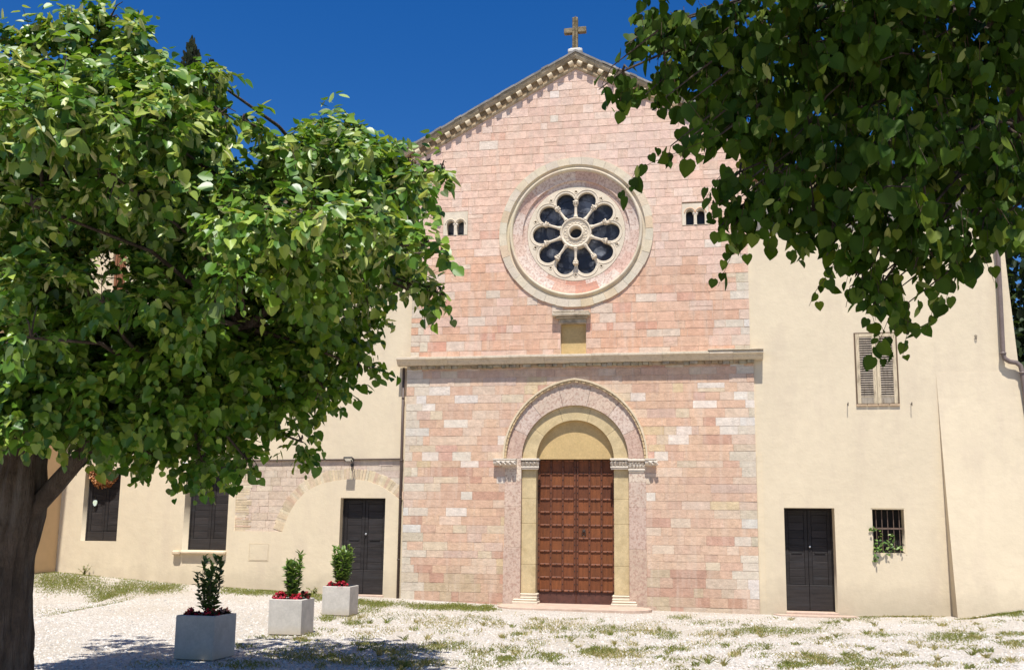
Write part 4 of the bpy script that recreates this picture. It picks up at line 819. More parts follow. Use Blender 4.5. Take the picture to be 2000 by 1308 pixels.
ROOF += [(x_, y_, 80, 16, d_, .35) for d_ in (11.8, 12.3) for x_, y_ in ((130, 505), (270, 520), (400, 515), (520, 500), (640, 505), (730, 500))]
ROOF += [(x_, y_, 100, 26, d_, .8) for d_ in (7.2, 7.9) for x_, y_ in ((-150, 250), (-150, 420), (60, 560), (200, 560), (340, 590))]
ROOF += [(x_, y_, 95, 26, d_, .6) for d_ in (10.6, 11.3) for x_, y_ in ((120, 380), (240, 380), (360, 410), (480, 440), (600, 430), (690, 420), (740, 450))]
FRONT = [(30, 170, 90, 34, 6.9), (150, 165, 90, 34, 6.9), (255, 165, 70, 30, 6.9), (320, 205, 46, 22, 6.8), (100, 235, 110, 30, 6.2), (260, 245, 90, 28, 6.4), (600, 295, 56, 22, 7.1), (680, 290, 50, 20, 7.2), (520, 430, 80, 26, 6.3), (640, 430, 80, 24, 6.3), (715, 430, 46, 22, 6.6), (340, 380, 70, 26, 6.9, .6), (590, 525, 70, 22, 6.9), (470, 535, 60, 20, 6.7)]
SHADE = [(330, 700, 110, 50, 8.0), (220, 760, 90, 50, 8.0), (420, 660, 90, 40, 8.2), (120, 640, 90, 50, 7.8), (330, 800, 80, 40, 8.0), (90, 760, 90, 50, 7.8), (480, 720, 70, 40, 8.2), (200, 840, 70, 30, 7.9), (60, 830, 70, 30, 7.8), (430, 780, 70, 40, 8.2)]
blobs = LB+BACK+ROOF+FRONT+SHADE
ps, ds, ns_, tw = blob_sprays(blobs, 250, .24, 9, .10); print('left leaves', len(ps))
sz = RNG.uniform(.04, .098, len(ps))*RNG.choice([.75, 1, 1, 1.12], len(ps)); colr = palette(len(ps), [(.094, .190, .019), (.058, .135, .015), (.168, .270, .032), (.29, .37, .065), (.11, .165, .040)], [36, 24, 22, 13, 5])
leaves('crown', ps, ds, ns_, sz, colr, M['leaf'], lime, HEART, .22, .3)
# pale lime flower bracts, brightened and kept high up to read as sunlit tops
i = RNG.choice(len(ps), len(ps)//8, replace=False); i = i[ps[i][:, 2] > 3.4]
bp_ = np.repeat(ps[i], 2, 0)+RNG.normal(0, .02, (2*len(i), 3)); cr_ = bpy.data.objects['crown']
leaves('flower_bracts', bp_, np.array([0, 0, -.5])+RNG.normal(0, .7, bp_.shape), np.array([0, 0, .6])+RNG.normal(0, .5, bp_.shape), RNG.uniform(.07, .12, len(bp_)), palette(len(bp_), [(.42, .46, .16), (.50, .51, .24), (.30, .37, .11)], [3, 2, 2]), M['leaf'], lime, LANCE, .1, .3, 1.3); join_into(cr_, bpy.data.objects['flower_bracts'])
fork = PD(42, 950, 8.45); lead = [tb+np.array([0, 0, -.3]), tb+np.array([0, 0, .35]), tb+np.array([.0, 0, 1.2]), (tb+fork)/2*np.array([1, 1, 0])+np.array([0, 0, 1.8]), fork+np.array([-.05, 0, .3]), PD(60, 700, 8.5), PD(90, 480, 8.5), PD(130, 240, 8.3)]
bark_trunk(lead, [.43, .335, .285, .285, .22, .14, .09, .05], 'trunk', lime)
main = [PD(50, 1010, 8.45), PD(110, 945, 8.4), PD(185, 860, 8.4), PD(330, 760, 8.4), PD(480, 640, 8.4), PD(600, 540, 8.4), PD(680, 400, 8.6)]
limbs = [(main, [.085, .08, .065, .05, .04, .03, .02])]
src = [np.array(p) for p in main[2:]]+[np.array(p) for p in lead[4:]]
for b in LB+BACK:
    c = PD(b[0], b[1], b[4]); j = min(src, key=lambda p: np.linalg.norm(p-c)+.6*max(0, p[2]-c[2])); L = np.linalg.norm(c-j)
    if L > .15: mid = (j+c)/2+np.array([0, 0, .08*L])+RNG.normal(0, .05, 3); limbs.append(([j, mid, c, c+(c-mid)*.04], [.024, .015, .009, .004])); 
    for k in range(5):
        e = c+RNG.normal(0, 1, 3)*b[2]*b[4]/CF*.5; limbs.append(([c, (c+e)/2+np.array([0, 0, .04]), e], [.008, .005, .003]))
tree_branches('branches', tw[::4], limbs, lime)
# ---- the lime tree on the right, its branches hanging into view
RNG = np.random.default_rng(31); random.seed(31)
rb = PD(2240, 1100, 6.3); rb[2] = 0.0
rlime = thing('lime_tree', tuple(rb), 'lime tree on the right with heart shaped leaves hanging in shade before the church', 'tree')
RB = [(1330, 40, 70, 55, 5.6), (1262, 60, 36, 44, 5.6), (1215, 140, 24, 26, 5.5, 1.2), (1390, 130, 85, 80, 5.6), (1300, 150, 36, 50, 5.6, .8), (1520, 80, 120, 90, 5.3), (1660, 90, 130, 105, 5.2), (1800, 110, 130, 110, 5.2), (1925, 130, 90, 120, 5.4), (1450, 225, 80, 55, 5.4), (1580, 240, 120, 80, 5.2), (1720, 260, 120, 90, 5.0), (1855, 280, 120, 100, 5.1), (1975, 330, 60, 100, 5.2),
      (1446, 335, 42, 40, 5.3), (1550, 355, 95, 50, 5.2), (1690, 385, 110, 60, 5.0), (1810, 415, 90, 58, 5.0), (1925, 410, 70, 55, 5.1), (1442, 405, 26, 26, 5.3, .8), (1640, 455, 46, 34, 5.1, .8), (1720, 480, 56, 46, 5.1), (1800, 480, 50, 34, 5.1, .9), (1722, 555, 22, 30, 5.1, .7), (1590, 410, 60, 30, 5.2), (1870, 460, 34, 26, 5.1, .9), (1680, 530, 16, 20, 5.1, .7), (1470, 400, 20, 24, 5.3)]
RTOP = [(1420, 20, 80, 40, 5.5), (1560, 10, 100, 40, 5.4), (1700, 0, 110, 50, 5.3), (1850, 10, 110, 50, 5.3), (1960, 40, 70, 60, 5.4), (1560, 150, 110, 60, 5.9), (1700, 190, 110, 70, 5.9), (1850, 210, 110, 80, 5.9), (1430, 170, 70, 60, 5.9), (1620, 320, 100, 40, 5.7), (1780, 350, 100, 50, 5.7), (1330, 90, 50, 40, 5.9), (1500, 280, 70, 40, 5.7), (1940, 300, 80, 90, 5.8)]
RUP = [(1330, -130, 130, 110, 5.1), (1560, -150, 160, 150, 4.9), (1800, -140, 170, 150, 4.9), (2050, -100, 160, 160, 5.0), (1450, -420, 220, 180, 4.6), (1750, -420, 230, 180, 4.6), (2080, -420, 230, 200, 4.8), (2180, 180, 160, 200, 5.8), (2140, 450, 100, 80, 5.6), (1600, -760, 260, 200, 4.6, .6), (2000, -760, 260, 200, 4.8, .6), (1280, -330, 130, 130, 4.8), (1640, 20, 180, 120, 6.3, .5), (1850, 200, 160, 160, 6.6, .5), (1560, 250, 120, 90, 6.3, .35), (2300, -100, 200, 250, 5.8, .6)]
ps, ds, ns_, tw = blob_sprays(RB+RUP+RTOP, 150, .20, 6, 1.0); print('right leaves', len(ps))
hang = [[(1410, 262), (1345, 272), (1290, 292), (1245, 330), (1222, 368), (1212, 385)], [(1400, 268), (1385, 300)], [(1340, 275), (1330, 320)], [(1310, 285), (1300, 330)], [(1480, 400), (1452, 455), (1428, 500), (1412, 535), (1402, 560)], [(1520, 420), (1505, 455), (1496, 495)], [(1650, 490), (1615, 540), (1592, 570), (1580, 598)], [(1760, 560), (1745, 620), (1720, 660), (1700, 690), (1690, 712)], [(1775, 590), (1772, 650), (1762, 700)], [(1835, 530), (1834, 585), (1818, 620), (1806, 650)],
        [(1865, 530), (1852, 570), (1846, 590)], [(1905, 465), (1920, 505), (1936, 535), (1942, 552)], [(1565, 450), (1556, 490), (1552, 515)], [(1660, 560), (1652, 600)], [(1400, 400), (1386, 440)], [(1690, 560), (1710, 640), (1735, 700)], [(1730, 560), (1760, 620), (1800, 640)], [(1880, 520), (1895, 550)], [(1195, 130), (1176, 165)], [(1300, 190), (1325, 225)], [(1345, 200), (1375, 240)]]
hp, hd, hn = [], [], []
hang += [[(1600, 430), (1625, 480), (1640, 520)], [(1700, 480), (1715, 560), (1720, 610)], [(1780, 480), (1795, 540), (1790, 580)], [(1740, 520), (1752, 600), (1745, 660)], [(1850, 470), (1870, 515), (1878, 545)], [(1500, 330), (1480, 380), (1470, 430)], [(1440, 390), (1420, 430), (1412, 462)], [(1455, 390), (1445, 440), (1436, 470)], [(1560, 380), (1545, 430), (1538, 460)], [(1960, 420), (1975, 465), (1980, 500)]]
for h in hang:
    dist = RNG.uniform(5.0, 5.5); pts = [PD(a, b, dist) for a, b in h]; tw.append(pts); Ls = [np.linalg.norm(pts[i+1]-pts[i]) for i in range(len(pts)-1)]; tot = sum(Ls); s = .03
    while s < tot+.01:
        a = s; i = 0
        while i < len(Ls)-1 and a > Ls[i]: a -= Ls[i]; i += 1
        p = pts[i]+(pts[i+1]-pts[i])*min(1, a/Ls[i]); hp.append(p+RNG.normal(0, .018, 3)); hd.append(np.array([0, 0, -1.0])+RNG.normal(0, .3, 3)); hn.append(-FW+RNG.normal(0, .65, 3)); s += RNG.uniform(.03, .055)
ps = np.concatenate([ps, hp]); ds = np.concatenate([ds, hd]); ns_ = np.concatenate([ns_, hn])
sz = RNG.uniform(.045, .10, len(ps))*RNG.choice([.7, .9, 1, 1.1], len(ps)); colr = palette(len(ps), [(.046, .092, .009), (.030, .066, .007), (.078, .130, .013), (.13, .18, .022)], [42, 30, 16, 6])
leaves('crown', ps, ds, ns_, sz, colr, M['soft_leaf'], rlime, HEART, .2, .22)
cr2 = rlime.children[0]; i = RNG.choice(len(ps), len(ps)//14, replace=False); bp_ = ps[i]+RNG.normal(0, .02, (len(i), 3))
leaves('flower_bracts', bp_, np.array([0, 0, -1.0])+RNG.normal(0, .5, bp_.shape), -FW+RNG.normal(0, .6, bp_.shape), RNG.uniform(.06, .10, len(bp_)), palette(len(bp_), [(.22, .28, .08), (.28, .32, .10)], [3, 2]), M['soft_leaf'], rlime, LANCE, .1, .3, 1.3); join_into(cr2, bpy.data.objects['flower_bracts'])
rl = [rb+np.array([0, 0, -.3]), rb+np.array([0, 0, .5]), PD(2150, 700, 6.3), PD(2075, 330, 6.25), PD(2015, 90, 6.2), PD(1995, -150, 6.1), PD(1960, -420, 6.0)]
bark_trunk(rl, [.42, .34, .27, .23, .19, .15, .10], 'trunk', rlime)
limbs = []
src = [np.array(p) for p in rl[3:]]
for b in RB+RUP:
    c = PD(b[0], b[1], b[4]); j = src[0] if b[1] > 200 else (src[1] if b[1] > 20 else src[2]); L = np.linalg.norm(c-j); up = np.array([0, 0, .16*L]); pts = [j, j+(c-j)*.35+up*.8, j+(c-j)*.7+up*.7, c, c+(c-j)*.05+np.array([0, 0, -.1])]
    limbs.append((pts, [.024, .015, .010, .006, .003]))
    for k in range(4): e = c+RNG.normal(0, 1, 3)*b[2]*b[4]/CF*.5; limbs.append(([c, (c+e)/2+np.array([0, 0, .03]), e], [.007, .005, .003]))
for h in hang: a = PD(h[0][0]+90, h[0][1]-70, 5.3); limbs.append(([a, PD(*h[0], 5.25)], [.006, .003]))
tree_branches('branches', tw, limbs, rlime, .0022)
# ---- trees behind the buildings
def cypress(px, py, Y, rad, label):
    x, zt = P(px, py, Y); t = thing('cypress_tree', (x, Y, 0), label, 'tree', None); n = 5200; h = RNG.random(n)**.6*7.0; r = rad*(1-np.exp(-h/1.3))*RNG.random(n)**.35; th = RNG.uniform(0, 2*PI, n)
    bump = 1+.25*np.sin(th*5+h*3); p = np.stack([x+r*bump*np.cos(th), Y+r*bump*np.sin(th), zt-.25-h], 1); d = np.stack([.35*np.cos(th), .35*np.sin(th), np.ones(n)], 1)+RNG.normal(0, .25, (n, 3)); nn = np.stack([np.cos(th), np.sin(th), np.zeros(n)], 1)+RNG.normal(0, .5, (n, 3))
    leaves('crown', p, d, nn, RNG.uniform(.16, .34, n), palette(n, [(.030, .042, .020), (.045, .055, .028), (.055, .050, .032)], [4, 3, 1.5]), M['needle'], t, LANCE, .2, .05, 1.8)
    m = MB(); m.tube([(x, Y, -.5), (x, Y, zt-3), (x, Y, zt-.5)], [.28, .1, .02], 8); m.build('trunk', M['bark'], t)
cypress(377, 70, 16, .55, 'dark cypress tip rising behind the lime tree, the taller of the two cypresses')
cypress(414, 112, 17.5, .5, 'shorter dark cypress tip just right of the taller one behind the lime tree')
def bush_tree(name, x, y, h, r, label, n=11000, z0=0.2):
    t = thing(name, (x, y, 0), label, 'tree'); s = norm(RNG.normal(size=(n, 3))); rr = RNG.random((n, 1))**.4; cl = RNG.normal(size=(60, 3)); 
    p = s*rr*np.array([r, r, h/2])*(1+.22*np.sin(s[:, :1]*7)*np.cos(s[:, 2:]*9))+np.array([x, y, z0+h/2]); leaves('crown', p, s+RNG.normal(0, .5, (n, 3)), s+np.array([0, 0, .6])+RNG.normal(0, .5, (n, 3)), RNG.uniform(.12, .26, n), palette(n, [(.03, .05, .018), (.022, .038, .015), (.05, .075, .025)], [4, 3, 1]), M['leaf'], t)
    m = MB(); m.tube([(x, y, -.3), (x+.1, y, h*.4), (x, y, h*.8)], [.22, .15, .05], 8); m.build('trunk', M['bark'], t)
tx_, tz_ = P(2030, 620, 3.5); bush_tree('evergreen_tree', tx_+1.3, 5.6, 11.0, 2.6, 'dark evergreen tree seen past the far right corner of the plastered wing')
# ------------------------------------------------------------------ planters, shrubs, begonias
PS, PH = .52, .55
def planter_mesh(parent, seed):
    random.seed(seed); h = PS/2; loops = [(h-.006, .03), (h, .04), (h, PH-.008), (h-.008, PH), (h-.028, PH), (h-.034, PH-.006), (h-.034, PH-.2)]; b = MB(); vs = []
    for r, z in loops: vs += [(parent.location.x+sx*r, parent.location.y+sy*r, parent.location.z+z+random.uniform(-.0015, .0015)) for sx, sy in ((-1, -1), (1, -1), (1, 1), (-1, 1))]
    fs = [(i*4+k, i*4+(k+1) % 4, (i+1)*4+(k+1) % 4, (i+1)*4+k) for i in range(len(loops)-1) for k in range(4)]+[(3, 2, 1, 0)]; b.add(vs, fs); return b.build('box', M['concrete'], parent)
def shrub(x, y, z, hgt, rad, label, n_st, nl, colset, spread, seed):
    global RNG; RNG = np.random.default_rng(seed); t = thing('laurel_shrub', (x, y, z), label, 'shrub', 'laurel shrubs in the planters'); P_, D_, N_ = [], [], []; b = MB()
    for s in range(n_st):
        th = RNG.uniform(0, 2*PI); rr = rad*RNG.random()**.5; h = hgt*RNG.uniform(.62, 1.0); b0 = np.array([x+.03*math.cos(th), y+.03*math.sin(th), z]); e = np.array([x+rr*math.cos(th), y+rr*math.sin(th), z+h]); mid = (b0+e)/2+np.array([math.cos(th), math.sin(th), 0])*rad*spread
        b.tube([b0, mid, e], [.007, .005, .003], 5)
        for k in range(nl):
            f = .10+.9*((k+RNG.random())/nl); p = (1-f)**2*b0+2*f*(1-f)*mid+f*f*e; a = RNG.uniform(0, 2*PI); o = np.array([math.cos(a), math.sin(a), 0]); up = .55+.7*(f > .85)
            P_.append(p); D_.append(o+np.array([0, 0, up])+RNG.normal(0, .25, 3)); N_.append(np.array([0, 0, 1.0])-o*.3+RNG.normal(0, .35, 3))
    b.build('stems', M['stem'], t); P_ = np.array(P_); leaves('foliage', P_, np.array(D_), np.array(N_), RNG.uniform(.07, .12, len(P_)), palette(len(P_), *colset), M['small_leaf'], t, LANCE, .25, .15, 1.55)
def begonia(x, y, z, r, label, red, dark, seed, amount=26):
    global RNG; RNG = np.random.default_rng(seed); t = thing('begonia_plant', (x, y, z), label, 'flowers', 'red begonias in the planters'); n = 60; s = norm(RNG.normal(size=(n, 3))); s[:, 2] = np.abs(s[:, 2]); p = s*np.array([r, r, r*.8])*RNG.uniform(.5, 1, (n, 1))+np.array([x, y, z])
    leaves('foliage', p, s+RNG.normal(0, .4, (n, 3)), s+np.array([0, 0, .6])+RNG.normal(0, .3, (n, 3)), RNG.uniform(.03, .055, n), palette(n, [(.035, .05, .015), (.05, .02, .015)], [1, 1.6 if dark else .8]), M['small_leaf'], t, ROUND)
    n = amount*5; c = norm(RNG.normal(size=(amount, 3))); c[:, 2] = np.abs(c[:, 2])+.15; c = np.repeat(c, 5, 0); p = c*np.array([r, r, r*.95])*1.02+np.array([x, y, z])+RNG.normal(0, .006, (n, 3))
    leaves('blossoms', p, c*.4+RNG.normal(0, .8, (n, 3)), c+RNG.normal(0, .3, (n, 3)), RNG.uniform(.022, .036, n), palette(n, [red, tuple(v*.75 for v in red), (min(1, red[0]*1.2), red[1]*2, red[2]*2)], [3, 2, 1]), M['petal'], t, ROUND)
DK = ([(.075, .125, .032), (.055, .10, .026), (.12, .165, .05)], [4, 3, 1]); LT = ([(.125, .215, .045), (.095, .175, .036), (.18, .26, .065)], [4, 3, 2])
cols3 = ['pale concrete cube planter nearest the camera, dappled by tree shade', 'pale concrete cube planter in the middle of the row of three', 'pale concrete cube planter farthest back, beside the dark wing door']
spots = [(399, 1287, 11.9), (568, 1230, 14.75), (664, 1192, 17.85)]; centers = []; proto = None
for i, (px, py, dist) in enumerate(spots):
    d = PD(px, py, dist); x, y = float(d[0]), float(d[1]); z = float(gz(x, y))-.02
    t = thing('concrete_planter', (x, y, z), cols3[i], 'planter', 'concrete planters beside the door'); t.rotation_euler = (0, 0, 0); planter_mesh(t, i)
    b = MB(); h = PS/2-.036; b.add([(x+sx*h*u, y+sy*h*u, z+PH-.05+(.03 if u < .5 else 0)) for u in (1, .4) for sx, sy in ((-1, -1), (1, -1), (1, 1), (-1, 1))], [(0, 1, 5, 4), (1, 2, 6, 5), (2, 3, 7, 6), (3, 0, 4, 7), (4, 5, 6, 7)]); b.build('soil', M['soil'], t)
    b = MB(); b.box(x-.2, x+.2, y-.2, y+.2, z-.05, z+.032); b.build('foot', M['soil'], t); t.rotation_euler = (0, 0, math.radians([-3, 1, 2][i])); centers.append((x, y, z+PH-.03))  # dark soil colour on the foot stands in for the shaded gap underneath
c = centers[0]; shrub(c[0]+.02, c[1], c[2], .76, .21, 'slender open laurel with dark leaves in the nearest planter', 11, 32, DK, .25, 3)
c = centers[1]; shrub(c[0]+.02, c[1], c[2], .72, .15, 'upright narrow laurel in the middle planter, in full sun', 14, 40, LT, .3, 4)
c = centers[2]; shrub(c[0]-.0, c[1], c[2], .78, .19, 'dense bushy bright green laurel in the farthest planter before the dark door', 22, 42, LT, .3, 5)
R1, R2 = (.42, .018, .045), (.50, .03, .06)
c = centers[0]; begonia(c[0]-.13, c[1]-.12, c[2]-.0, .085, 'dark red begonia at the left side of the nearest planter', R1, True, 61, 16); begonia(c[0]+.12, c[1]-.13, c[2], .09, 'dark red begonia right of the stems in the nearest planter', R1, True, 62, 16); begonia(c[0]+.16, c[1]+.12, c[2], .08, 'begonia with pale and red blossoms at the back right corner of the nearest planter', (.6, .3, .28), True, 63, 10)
c = centers[1]; begonia(c[0]-.15, c[1]-.1, c[2]+.01, .10, 'bright red begonia at the left of the middle planter', R2, False, 64, 30); begonia(c[0]+.12, c[1]-.13, c[2], .085, 'bright red begonia at the right front of the middle planter', R2, False, 65, 26); begonia(c[0]+.17, c[1]+.05, c[2]+.04, .08, 'leafy bronze begonia with few blossoms at the right edge of the middle planter', (.3, .03, .04), True, 66, 5)
c = centers[2]; begonia(c[0]-.15, c[1]-.1, c[2], .075, 'small red begonia at the left of the farthest planter', R2, False, 67, 24); begonia(c[0]+.07, c[1]-.14, c[2], .095, 'full red begonia at the right of the farthest planter', R2, False, 68, 34)
# ------------------------------------------------------------------ wreath, hanging card, window plant
RNG = np.random.default_rng(77); random.seed(77)
wx, wz = P(203, 922, LY+.12); wy = LY+.12; t = thing('dried_leaf_wreath', (wx, wy, wz), 'round wreath of dried orange brown leaves hung on the dark shuttered window', 'wreath'); n = 900; a = RNG.uniform(0, 2*PI, n); ph = RNG.uniform(0, 2*PI, n); R_ = .27+.085*np.cos(ph); p = np.stack([wx+R_*np.cos(a), wy+.075*np.sin(ph)-.01, wz+R_*np.sin(a)], 1); o = np.stack([np.cos(ph)*np.cos(a), np.sin(ph), np.cos(ph)*np.sin(a)], 1)
leaves('wreath_leaves', p, np.stack([-np.sin(a), 0*a, np.cos(a)], 1)+o*.8+RNG.normal(0, .4, (n, 3)), o+RNG.normal(0, .4, (n, 3)), RNG.uniform(.05, .085, n), palette(n, [(.42, .19, .075), (.50, .26, .12), (.30, .12, .05), (.58, .36, .2)], [4, 3, 2, 1]), M['petal'], t, ROUND, .3, .3, .8)
m = MB(); qq = circ(wx, wz, .27, 40); m.tube([(x, wy, z) for x, z in qq+qq[:1]], .06, 8, (.24, .11, .05)); m.build('wreath_ring', M['wreath'], t, True)
cx_, cz_ = P(186, 982, LY+.16); m = MB(); pl = [(cx_+.055*math.sin(u)*(1-.25*math.cos(u)), cz_-.075*math.cos(u)) for u in np.linspace(0, 2*PI, 24)[:-1]]; m.prism(pl, LY+.145, LY+.165); o = m.build('hanging_card', mat('pale_ceramic', (.62, .72, .68), .4, 14, .25, 20, .1, .002, tint=(.5, .6, .2), tscale=14, tamt=.7)); tag(o, 'small pale greenish ceramic pendant hanging on the dark shutter below the wreath', 'ornament'); m = MB(); m.tube([(cx_, LY+.155, cz_+.2), (cx_, LY+.155, cz_+.06), (cx_, LY+.155, cz_-.06), (cx_+.004, LY+.155, cz_-.16)], .0035, 4); m.build('cord', M['stem'], o)
t = thing('climbing_plant', (bx0+.25, RY+.05, bz0), 'green climbing plant growing through the iron bars of the small window', 'plant'); P_, D_, N_ = [], [], []; m = MB()
runs = [[(.0, .02), (.04, .14), (.02, .26)], [(.0, .02), (-.0, -.1), (.02, -.17)], [(.05, .5), (-.03, .52), (-.07, .48)], [(.2, .0), (.3, .2), (.33, .38)], [(.3, .05), (.28, .18), (.24, .22)], [(.3, .0), (.46, .14), (.53, .12)], [(.1, .1), (.14, .3), (.1, .45)], [(.34, .1), (.38, .3), (.4, .36)], [(.05, .1), (.08, .06), (.13, .05)]]
for r_ in runs:
    pts = [np.array([bx0+u+.02, RY+.02-RNG.uniform(0, .08), bz0+v]) for u, v in r_]; m.tube(pts, .004, 4)
    for k in range(12): f = k/11*2; i = min(int(f), 1); p = pts[i]+(pts[i+1]-pts[i])*(f-i); P_.append(p+RNG.normal(0, .018, 3)); D_.append(RNG.normal(0, .7, 3)+np.array([0, -.2, -.3])); N_.append(np.array([0, -.7, .7])+RNG.normal(0, .4, 3))
m.build('stems', M['stem'], t); P_ = np.array(P_); leaves('foliage', P_, np.array(D_), np.array(N_), RNG.uniform(.035, .068, len(P_)), palette(len(P_), [(.14, .23, .05), (.09, .17, .035), (.22, .29, .09)], [3, 2, 1]), M['small_leaf'], t, ROUND, .2, .2, .8)
# ------------------------------------------------------------------ grass and pebbles
RNG = np.random.default_rng(99)
GR = ([(.20, .22, .056), (.155, .195, .046), (.25, .255, .085), (.34, .30, .14)], [4, 3, 2, 1]); ST = ([(.40, .34, .16), (.30, .27, .11), (.20, .21, .065), (.46, .41, .24)], [4, 3, 3, 1.5]); MX = ([(.21, .22, .07), (.32, .285, .12), (.15, .19, .05)], [3, 3, 3])
patches = []
for k in range(24): f = k/23; patches.append((78+f*265+RNG.uniform(-8, 8), 1117+f*22+RNG.uniform(-2, 9), 26, 7, 300*(1-.5*f), GR, .9))
for k in range(8): patches.append((100+k*30, 1148+RNG.uniform(-6, 8), 26, 6, 50, MX, .6))
for k in range(12): f = k/11; patches.append((440+f*180, 1150+f*14+RNG.uniform(-2, 4), 22, 6, 170, GR, .9))
for k in range(16): f = k/15; patches.append((690+f*270+RNG.uniform(-6, 6), 1176+f*12+RNG.uniform(-3, 3), 20, 6, 190 if k not in (4, 5, 6) else 50, GR, 1.0))
patches += [(720, 1182, 40, 8, 200, GR, .8), (900, 1186, 60, 7, 300, GR, .9), (860, 1217, 60, 12, 260, ST, 1), (1080, 1222, 60, 13, 330, ST, 1.1), (1180, 1228, 55, 9, 260, MX, .9), (780, 1203, 70, 8, 130, MX, .8), (930, 1208, 40, 8, 120, MX, .8), (690, 1205, 40, 8, 120, ST, .8), (760, 1230, 30, 8, 60, ST, .8), (1010, 1238, 16, 5, 80, GR, .8), (970, 1218, 20, 9, 90, ST, 1),
            (1260, 1226, 40, 12, 140, ST, 1.2), (1330, 1205, 26, 5, 110, GR, .8), (1300, 1240, 24, 9, 130, GR, .9), (1360, 1215, 50, 7, 70, MX, .8), (1510, 1232, 98, 7, 620, GR, .75), (1480, 1228, 40, 6, 160, GR, .8), (1620, 1218, 30, 5, 50, MX, .7), (1690, 1205, 30, 5, 110, MX, .9), (1750, 1200, 50, 4, 130, ST, 1), (1720, 1240, 34, 5, 120, GR, .7), (1870, 1243, 58, 9, 520, GR, .85), (1850, 1250, 70, 8, 120, MX, .7), (1980, 1238, 36, 5, 200, GR, .7), (1985, 1256, 34, 6, 240, GR, .7), (1800, 1215, 40, 4, 60, MX, .7),
            (1170, 1272, 40, 7, 300, GR, .9), (1190, 1278, 50, 9, 260, ST, 1.1), (1075, 1282, 26, 8, 160, GR, .9), (990, 1286, 22, 6, 170, GR, .8), (940, 1274, 30, 8, 110, MX, .9), (960, 1296, 70, 8, 140, MX, .8), (1270, 1266, 18, 5, 60, GR, .7), (1340, 1262, 40, 9, 70, ST, .9), (1400, 1240, 40, 9, 80, ST, .9), (1640, 1290, 80, 7, 330, GR, .75), (1560, 1280, 50, 7, 160, ST, .8), (1700, 1298, 60, 6, 200, GR, .7), (1760, 1280, 30, 4, 40, ST, .8), (1550, 1298, 34, 6, 220, GR, .75), (1435, 1278, 10, 5, 40, ST, 1.4), (1480, 1262, 40, 8, 90, GR, .8), (1840, 1296, 40, 5, 40, MX, .7), (1900, 1224, 60, 4, 50, MX, .6),
            (1940, 1194, 46, 6, 260, GR, 1.3), (1880, 1200, 40, 4, 130, ST, 1.2), (1985, 1190, 24, 6, 160, GR, 1.3), (1790, 1203, 60, 3, 90, ST, .8), (1640, 1206, 30, 3, 40, GR, .7),
            (870, 1262, 50, 9, 280, MX, 1), (800, 1268, 60, 9, 140, GR, .9), (740, 1262, 40, 8, 80, GR, .8), (640, 1286, 90, 10, 220, GR, .9), (560, 1276, 60, 10, 160, GR, .9), (480, 1298, 60, 8, 160, GR, .9), (300, 1296, 60, 8, 60, MX, .7), (760, 1296, 60, 8, 160, GR, .9), (620, 1262, 50, 6, 70, GR, .8), (530, 1244, 40, 4, 60, MX, .9), (690, 1216, 20, 5, 110, GR, 1.1), (640, 1206, 14, 8, 120, GR, 1.3), (720, 1192, 30, 5, 120, GR, .9), (635, 1170, 30, 6, 160, GR, 1.4), (470, 1262, 30, 5, 60, GR, .9),
            (830, 1295, 60, 8, 120, ST, .9), (1240, 1296, 60, 6, 50, ST, .8), (1100, 1246, 90, 8, 60, ST, .8), (1450, 1212, 60, 5, 40, MX, .6), (1590, 1248, 60, 6, 60, GR, .6), (700, 1240, 60, 8, 60, ST, .8)]
for k in range(230): x = RNG.uniform(560, 2000); y = 1198+RNG.random()*112; patches.append((x, y, RNG.uniform(5, 34), RNG.uniform(1.5, 5), RNG.uniform(5, 26), [GR, ST, MX, ST][k % 4], RNG.uniform(.6, 1.7)))
for k in range(70): x = RNG.uniform(640, 1960); y = 1205+RNG.random()*100; patches.append((x, y, RNG.uniform(3, 7), RNG.uniform(1, 2.5), RNG.uniform(8, 18), [GR, ST][k % 2], RNG.uniform(1.4, 2.4)))
bv, bc = [], []
for px, py, rx_, ry_, nb, pal, hs in patches:
    nb = int(nb*2.5); r = np.sqrt(RNG.random(nb))*(1+.25*RNG.normal(size=nb)); th = RNG.uniform(0, 2*PI, nb); C = palette(nb, *pal)
    for i in range(nb):
        x, y, z = G(px+rx_*r[i]*math.cos(th[i]), py+ry_*r[i]*math.sin(th[i]))
        if y > -.03: y = -.03-RNG.random()*.05
        if -1.65 < x < 1.7 and y > -1.02: continue
        if 4.2 < x < 5.9 and y > -.4: continue
        if y > -.6 and x > 7.6: y = -.64-RNG.random()*.1
        z = float(gz(x, y)); h = hs*RNG.uniform(.014, .045); w = RNG.uniform(.004, .008); a = RNG.uniform(0, PI); l = RNG.normal(0, .9, 2)*h; ca, sa = math.cos(a)*w, math.sin(a)*w
        bv += [(x-ca, y-sa, z-.005), (x+ca, y+sa, z-.005), (x+l[0]*.4+ca*.7, y+l[1]*.4+sa*.7, z+h*.55), (x+l[0], y+l[1], z+h), (x+l[0]*.4-ca*.7, y+l[1]*.4-sa*.7, z+h*.55)]; bc.append(C[i])
m = MB(); m.v = bv; m.f = [(5*i, 5*i+1, 5*i+2, 5*i+3, 5*i+4) for i in range(len(bc))]; m.c = [tuple(c) for c in bc]
tag(m.build('grass', M['blade']), 'green and straw coloured grass growing in patches through the gravel', 'grass', kind='stuff')
n = 26000; px = RNG.uniform(40, 2010, n); py = 1150+170*RNG.random(n)**.8; bv, bf, bc = [], [], []
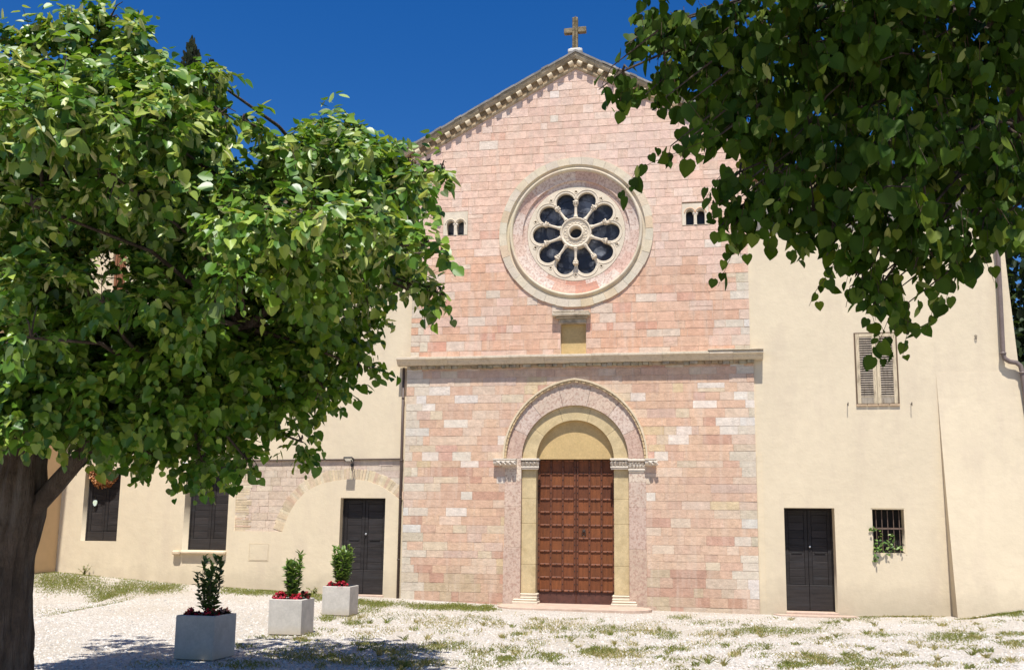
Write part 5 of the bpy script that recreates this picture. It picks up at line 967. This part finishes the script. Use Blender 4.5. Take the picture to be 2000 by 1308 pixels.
for i in range(n):
    x, y, z = G(px[i], py[i])
    if y > -.1 or (-1.65 < x < 1.7 and y > -1.05) or (4.2 < x < 5.9 and y > -.4) or (x > 7.6 and y > -.66): continue
    s = RNG.uniform(.007, .019)*(1.0 if RNG.random() < .93 else 1.7); a = RNG.uniform(0, PI); e = RNG.uniform(.6, 1.3); ca, sa = math.cos(a), math.sin(a); b = len(bv)
    for u, v, w in ((1, 0, 0), (.3, .9, .1), (-.8, .6, 0), (-.9, -.5, 0), (.2, -1, .0), (.15, .05, .75), (-.35, -.1, .6)): u *= s*e; v *= s; bv.append((x+u*ca-v*sa, y+u*sa+v*ca, z+w*s))
    bf += [(b, b+1, b+5), (b+1, b+2, b+6, b+5), (b+2, b+3, b+6), (b+3, b+4, b+5, b+6), (b+4, b, b+5)]; k = RNG.choice([.42, .58, .72, .84], p=[.15, .3, .38, .17])*RNG.uniform(.9, 1.08); bc += [(k, k*.975, k*.94)]*5
m = MB(); m.v = bv; m.f = bf; m.c = [tuple(c) for c in bc]; tag(m.build('gravel_stones', mat('loose_stones', (.73, .695, .645), .9, 20, .1, 60, .2, .003)), 'loose white pebbles scattered over the gravel forecourt', 'gravel', kind='stuff')
# weeds at the foot of the left wall
for k, (px, py, h, lab) in enumerate([(166, 1118, .2, 'tall leafy green weed at the foot of the cream wall under the first shuttered window'), (612, 1163, .13, 'low dark green weed against the cream wall between the planters and the hatch')]):
    x, z = P(px, py, LY-.08); y = LY-.1; z = float(gz(x, y)); t = thing('weed', (x, y, z), lab, 'weed'); P_, D_, N_ = [], [], []; m = MB()
    for s in range(9):
        e = np.array([x+RNG.normal(0, .09), y-abs(RNG.normal(0, .05)), z+h*RNG.uniform(.6, 1.5)]); b0 = np.array([x, y, z]); m.tube([b0, (b0+e)/2+np.array([0, 0, .02]), e], [.004, .003, .002], 4)
        for q_ in range(9): f = q_/9; P_.append(b0+(e-b0)*f+RNG.normal(0, .01, 3)); D_.append(RNG.normal(0, .7, 3)+np.array([0, 0, .2])); N_.append(np.array([0, -.3, 1])+RNG.normal(0, .3, 3))
    m.build('stems', M['stem'], t); leaves('foliage', np.array(P_), np.array(D_), np.array(N_), RNG.uniform(.03, .06, len(P_)), palette(len(P_), *GR), M['small_leaf'], t, LANCE, .2, .2, 2.0)
